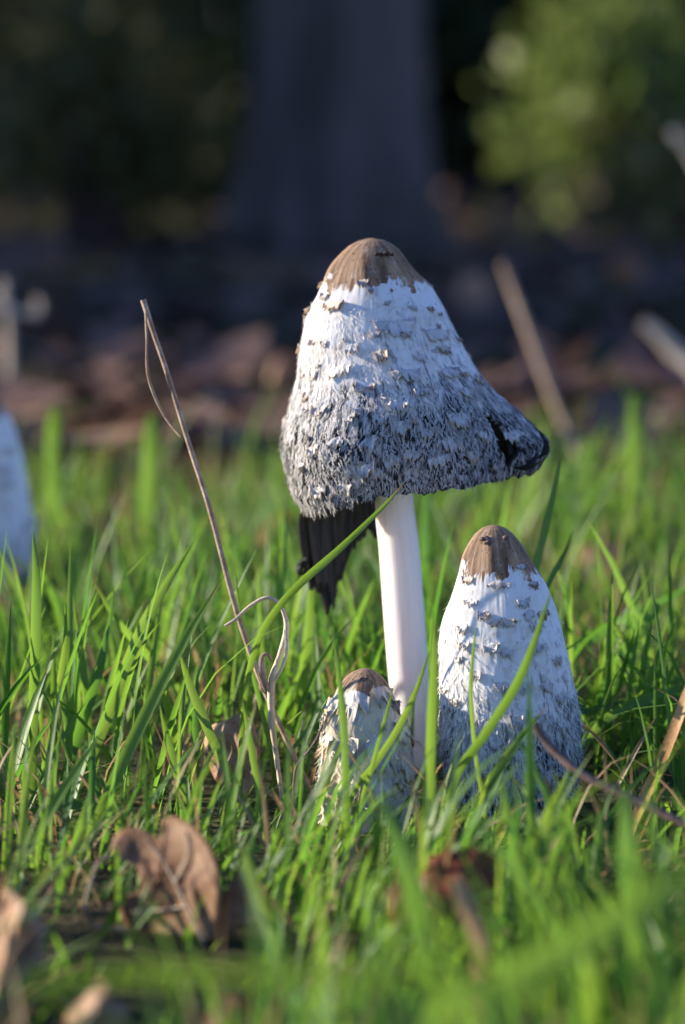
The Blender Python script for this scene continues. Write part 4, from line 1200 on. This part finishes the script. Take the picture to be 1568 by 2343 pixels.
# ------------------------------------------------------------------ single fallen leaves
def leaf(name, outline, Yc, mat, label, tilt=(0, 0), curl=(0, 0, 0), thick=0.00035, stalk_pts=None, group=None, vein=None, wrinkle=1.0):
    """a fallen leaf: outline in photo positions on an upright plane at Yc, then leaned back and curled"""
    O = np.array(outline, float)
    Oc = np.vstack([O, O[:1]])
    k = 84
    seg = catmull(np.column_stack([Oc, np.zeros(len(Oc))]), k + 1)[:-1, :2]
    c = seg.mean(0)
    sz = np.abs(seg - c).max(0)
    rings = np.linspace(0.02, 1, 11)
    pts = c + (seg - c)[None] * rings[:, None, None]
    q = (pts - c) / sz
    x, y = q[..., 0], q[..., 1]
    dY = tilt[0] * x + tilt[1] * y + curl[0] * x ** 2 + curl[1] * y ** 2 + curl[2] * x * y
    sd_ = len(label)
    dY = dY + wrinkle * (0.05 * np.sin(x * 7 + y * 5 + sd_) + 0.16 * (vnoise(x * 3 + 9, y * 3 + 9, sd_) - 0.5) + 0.07 * (np.abs(vnoise(x * 7 + 9, y * 2.2 + 9, sd_ + 1) - 0.5) * 2 - 0.5))
    s = M(sz.max(), Yc)
    base = np.array([[tuple(at(px, py, Yc)) for px, py in row] for row in pts])
    base[..., 1] += dY * s
    lo = base[..., 2].min()
    if lo < 0.001: base[..., 2] = np.where(base[..., 2] < 0.001, 0.001 + 0.1 * (base[..., 2] - lo), base[..., 2])
    root = empty(name, (float(base[..., 0].mean()), float(base[..., 1].mean()), max(0.0, float(lo))))
    o = mesh_np('leaf_blade', base.reshape(-1, 3), grid_faces(len(rings), k, True), MT[mat], root)
    md = o.modifiers.new('thickness', 'SOLIDIFY'); md.thickness = thick
    if vein:
        def on(pv):
            qq = (np.array(pv) - c) / sz
            X_, Y_ = qq
            d = tilt[0] * X_ + tilt[1] * Y_ + curl[0] * X_ ** 2 + curl[1] * Y_ ** 2 + curl[2] * X_ * Y_
            w = np.array(at(pv[0], pv[1], Yc)); w[1] += d * s - 0.0004
            return tuple(w)
        for line in vein:
            V, F, _ = tube([on(p_) for p_ in line], [0.00035] * (len(line) - 1) + [0.0002], 6, 14)
            mesh_np('vein', V, F, MT['straw_pale'], root)
    if stalk_pts:
        V, F, _ = tube([tuple(at(*p_)) for p_ in stalk_pts], [M(5, Yc)] * len(stalk_pts), 7, 26)
        mesh_np('leaf_stalk', V, F, MT['twig'], root)
    tag(root, label, 'leaf', group)
    return root


leaf('oak_leaf', [(250, 1952), (262, 1922), (290, 1908), (330, 1912), (362, 1924), (378, 1908), (372, 1888), (390, 1876), (425, 1880), (462, 1900), (490, 1935), (506, 1985), (508, 2040), (500, 2090), (488, 2130), (470, 2152),
                  (430, 2160), (380, 2158), (330, 2140), (290, 2115), (274, 2080), (282, 2060), (310, 2052), (338, 2058), (340, 2045), (322, 2020), (312, 1990), (290, 1978), (268, 1968)], 0.882, 'oak',
     'lobed brown oak leaf standing curled in the grass', wrinkle=0.3, tilt=(-0.42, -0.30), curl=(-0.25, 0.10, 0.10), vein=[[(478, 2148), (430, 2060), (380, 1980), (330, 1930)], [(430, 2060), (350, 2080), (300, 2085)], [(400, 2015), (430, 1950), (425, 1900)]],
     stalk_pts=[(252, 1956, 0.90), (225, 1976, 0.89), (205, 2030, 0.885), (196, 2075, 0.88), (206, 2110, 0.88), (240, 2122, 0.88), (320, 2130, 0.88)])
leaf('folded_leaf', [(500, 2090), (520, 2040), (548, 2000), (572, 1992), (600, 2010), (612, 2040), (600, 2075), (560, 2110), (520, 2150), (500, 2175), (490, 2140)], 0.872, 'pale_leaf', 'pale folded leaf lying against the oak leaf', tilt=(-0.6, -0.3), curl=(-0.3, 0.2, 0))
leaf('curled_leaf', [(-70, 2120), (-38, 2088), (-22, 2098), (-4, 2062), (18, 2044), (34, 2056), (44, 2050), (70, 2078), (84, 2112), (106, 2142), (92, 2168), (100, 2192), (66, 2216), (60, 2256), (28, 2282), (10, 2336), (-60, 2340)], 0.80, 'pale_leaf', 'rolled pinkish-tan leaf standing up beside the oak leaf', tilt=(-0.25, -0.35), curl=(0.9, -0.2, 0.4), wrinkle=2.0)
leaf('curled_leaf', [(140, 2360), (160, 2312), (190, 2296), (206, 2270), (226, 2254), (246, 2262), (262, 2290), (290, 2306), (300, 2345), (322, 2380), (220, 2400)], 0.765, 'pale_leaf', 'small tan leaf tip poking up in front of the rolled leaf', tilt=(-0.3, -0.4), curl=(0.9, 0.1, 0.3), wrinkle=2.0)
leaf('tan_leaf', [(462, 1725), (470, 1690), (500, 1665), (528, 1650), (552, 1638), (575, 1650), (592, 1690), (596, 1735), (588, 1790), (560, 1820), (520, 1815), (485, 1780)], 1.06, 'pale_leaf', 'orange-tan leaf in the grass behind the bright leaning blade', tilt=(-0.6, -0.4), curl=(0.3, 0.2, 0.2))
leaf('red_leaf', [(884, 2050), (900, 2030), (930, 2040), (950, 2070), (948, 2110), (925, 2125), (895, 2110)], 0.815, 'red_leaf', 'small curled red-brown leaf in the front grass', tilt=(0.2, -0.2), curl=(0.5, 0.3, 0))
leaf('red_leaf', [(965, 2010), (990, 1975), (1030, 1960), (1080, 1955), (1130, 1965), (1155, 1990), (1140, 2030), (1105, 2070), (1060, 2095), (1010, 2090), (975, 2060)], 0.84, 'red_leaf', 'larger red-brown leaf lying under the front grass', tilt=(0.1, -0.6), curl=(0.4, 0.2, 0.2))
leaf('pink_leaf', [(470, 2345), (490, 2300), (540, 2292), (600, 2310), (640, 2350), (600, 2400), (500, 2400)], 0.765, 'oak', 'dull purple-brown leaf low in the front grass', tilt=(0.2, -0.5), curl=(0.4, 0.2, 0))
leaf('orange_leaf', [(590, 1235), (612, 1200), (660, 1180), (710, 1190), (735, 1225), (720, 1262), (670, 1285), (615, 1275)], 1.58, 'orange_leaf', 'orange leaf in the lawn behind the hanging black flap', tilt=(0.1, -0.5), curl=(0.3, 0.2, 0))
leaf('pale_leaf', [(1300, 1290), (1330, 1260), (1390, 1250), (1440, 1265), (1450, 1300), (1400, 1325), (1330, 1320)], 1.52, 'pale_leaf', 'pale tan leaf on the lawn beyond the young mushroom', tilt=(0.1, -0.6), curl=(0.3, 0.2, 0))
leaf('pale_leaf', [(1430, 1980), (1455, 1955), (1500, 1950), (1520, 1975), (1500, 2010), (1450, 2015)], 0.95, 'oak', 'dull brown leaf low in grass below the bent stem', tilt=(0.1, -0.6), curl=(0.3, 0.2, 0))
leaf('pale_leaf', [(1040, 668), (1055, 635), (1090, 622), (1122, 640), (1130, 670), (1100, 692), (1060, 690)], 2.9, 'pale_leaf', 'pinkish pale leaf standing on the litter right of the tall cap tip', tilt=(0.2, -0.3), curl=(0.4, 0.2, 0))
leaf('pale_leaf', [(612, 872), (622, 838), (645, 812), (662, 822), (655, 852), (640, 880), (622, 888)], 2.25, 'pale_leaf', 'small cream leaf standing at the lawn edge left of the tall cap', tilt=(0.2, -0.2), curl=(0.5, 0.2, 0))
leaf('orange_leaf', [(1390, 618), (1410, 596), (1445, 592), (1470, 612), (1455, 640), (1410, 645)], 3.6, 'orange_leaf', 'rust-coloured leaf on the litter near the low green plant', tilt=(0.1, -0.4), curl=(0.3, 0.2, 0))
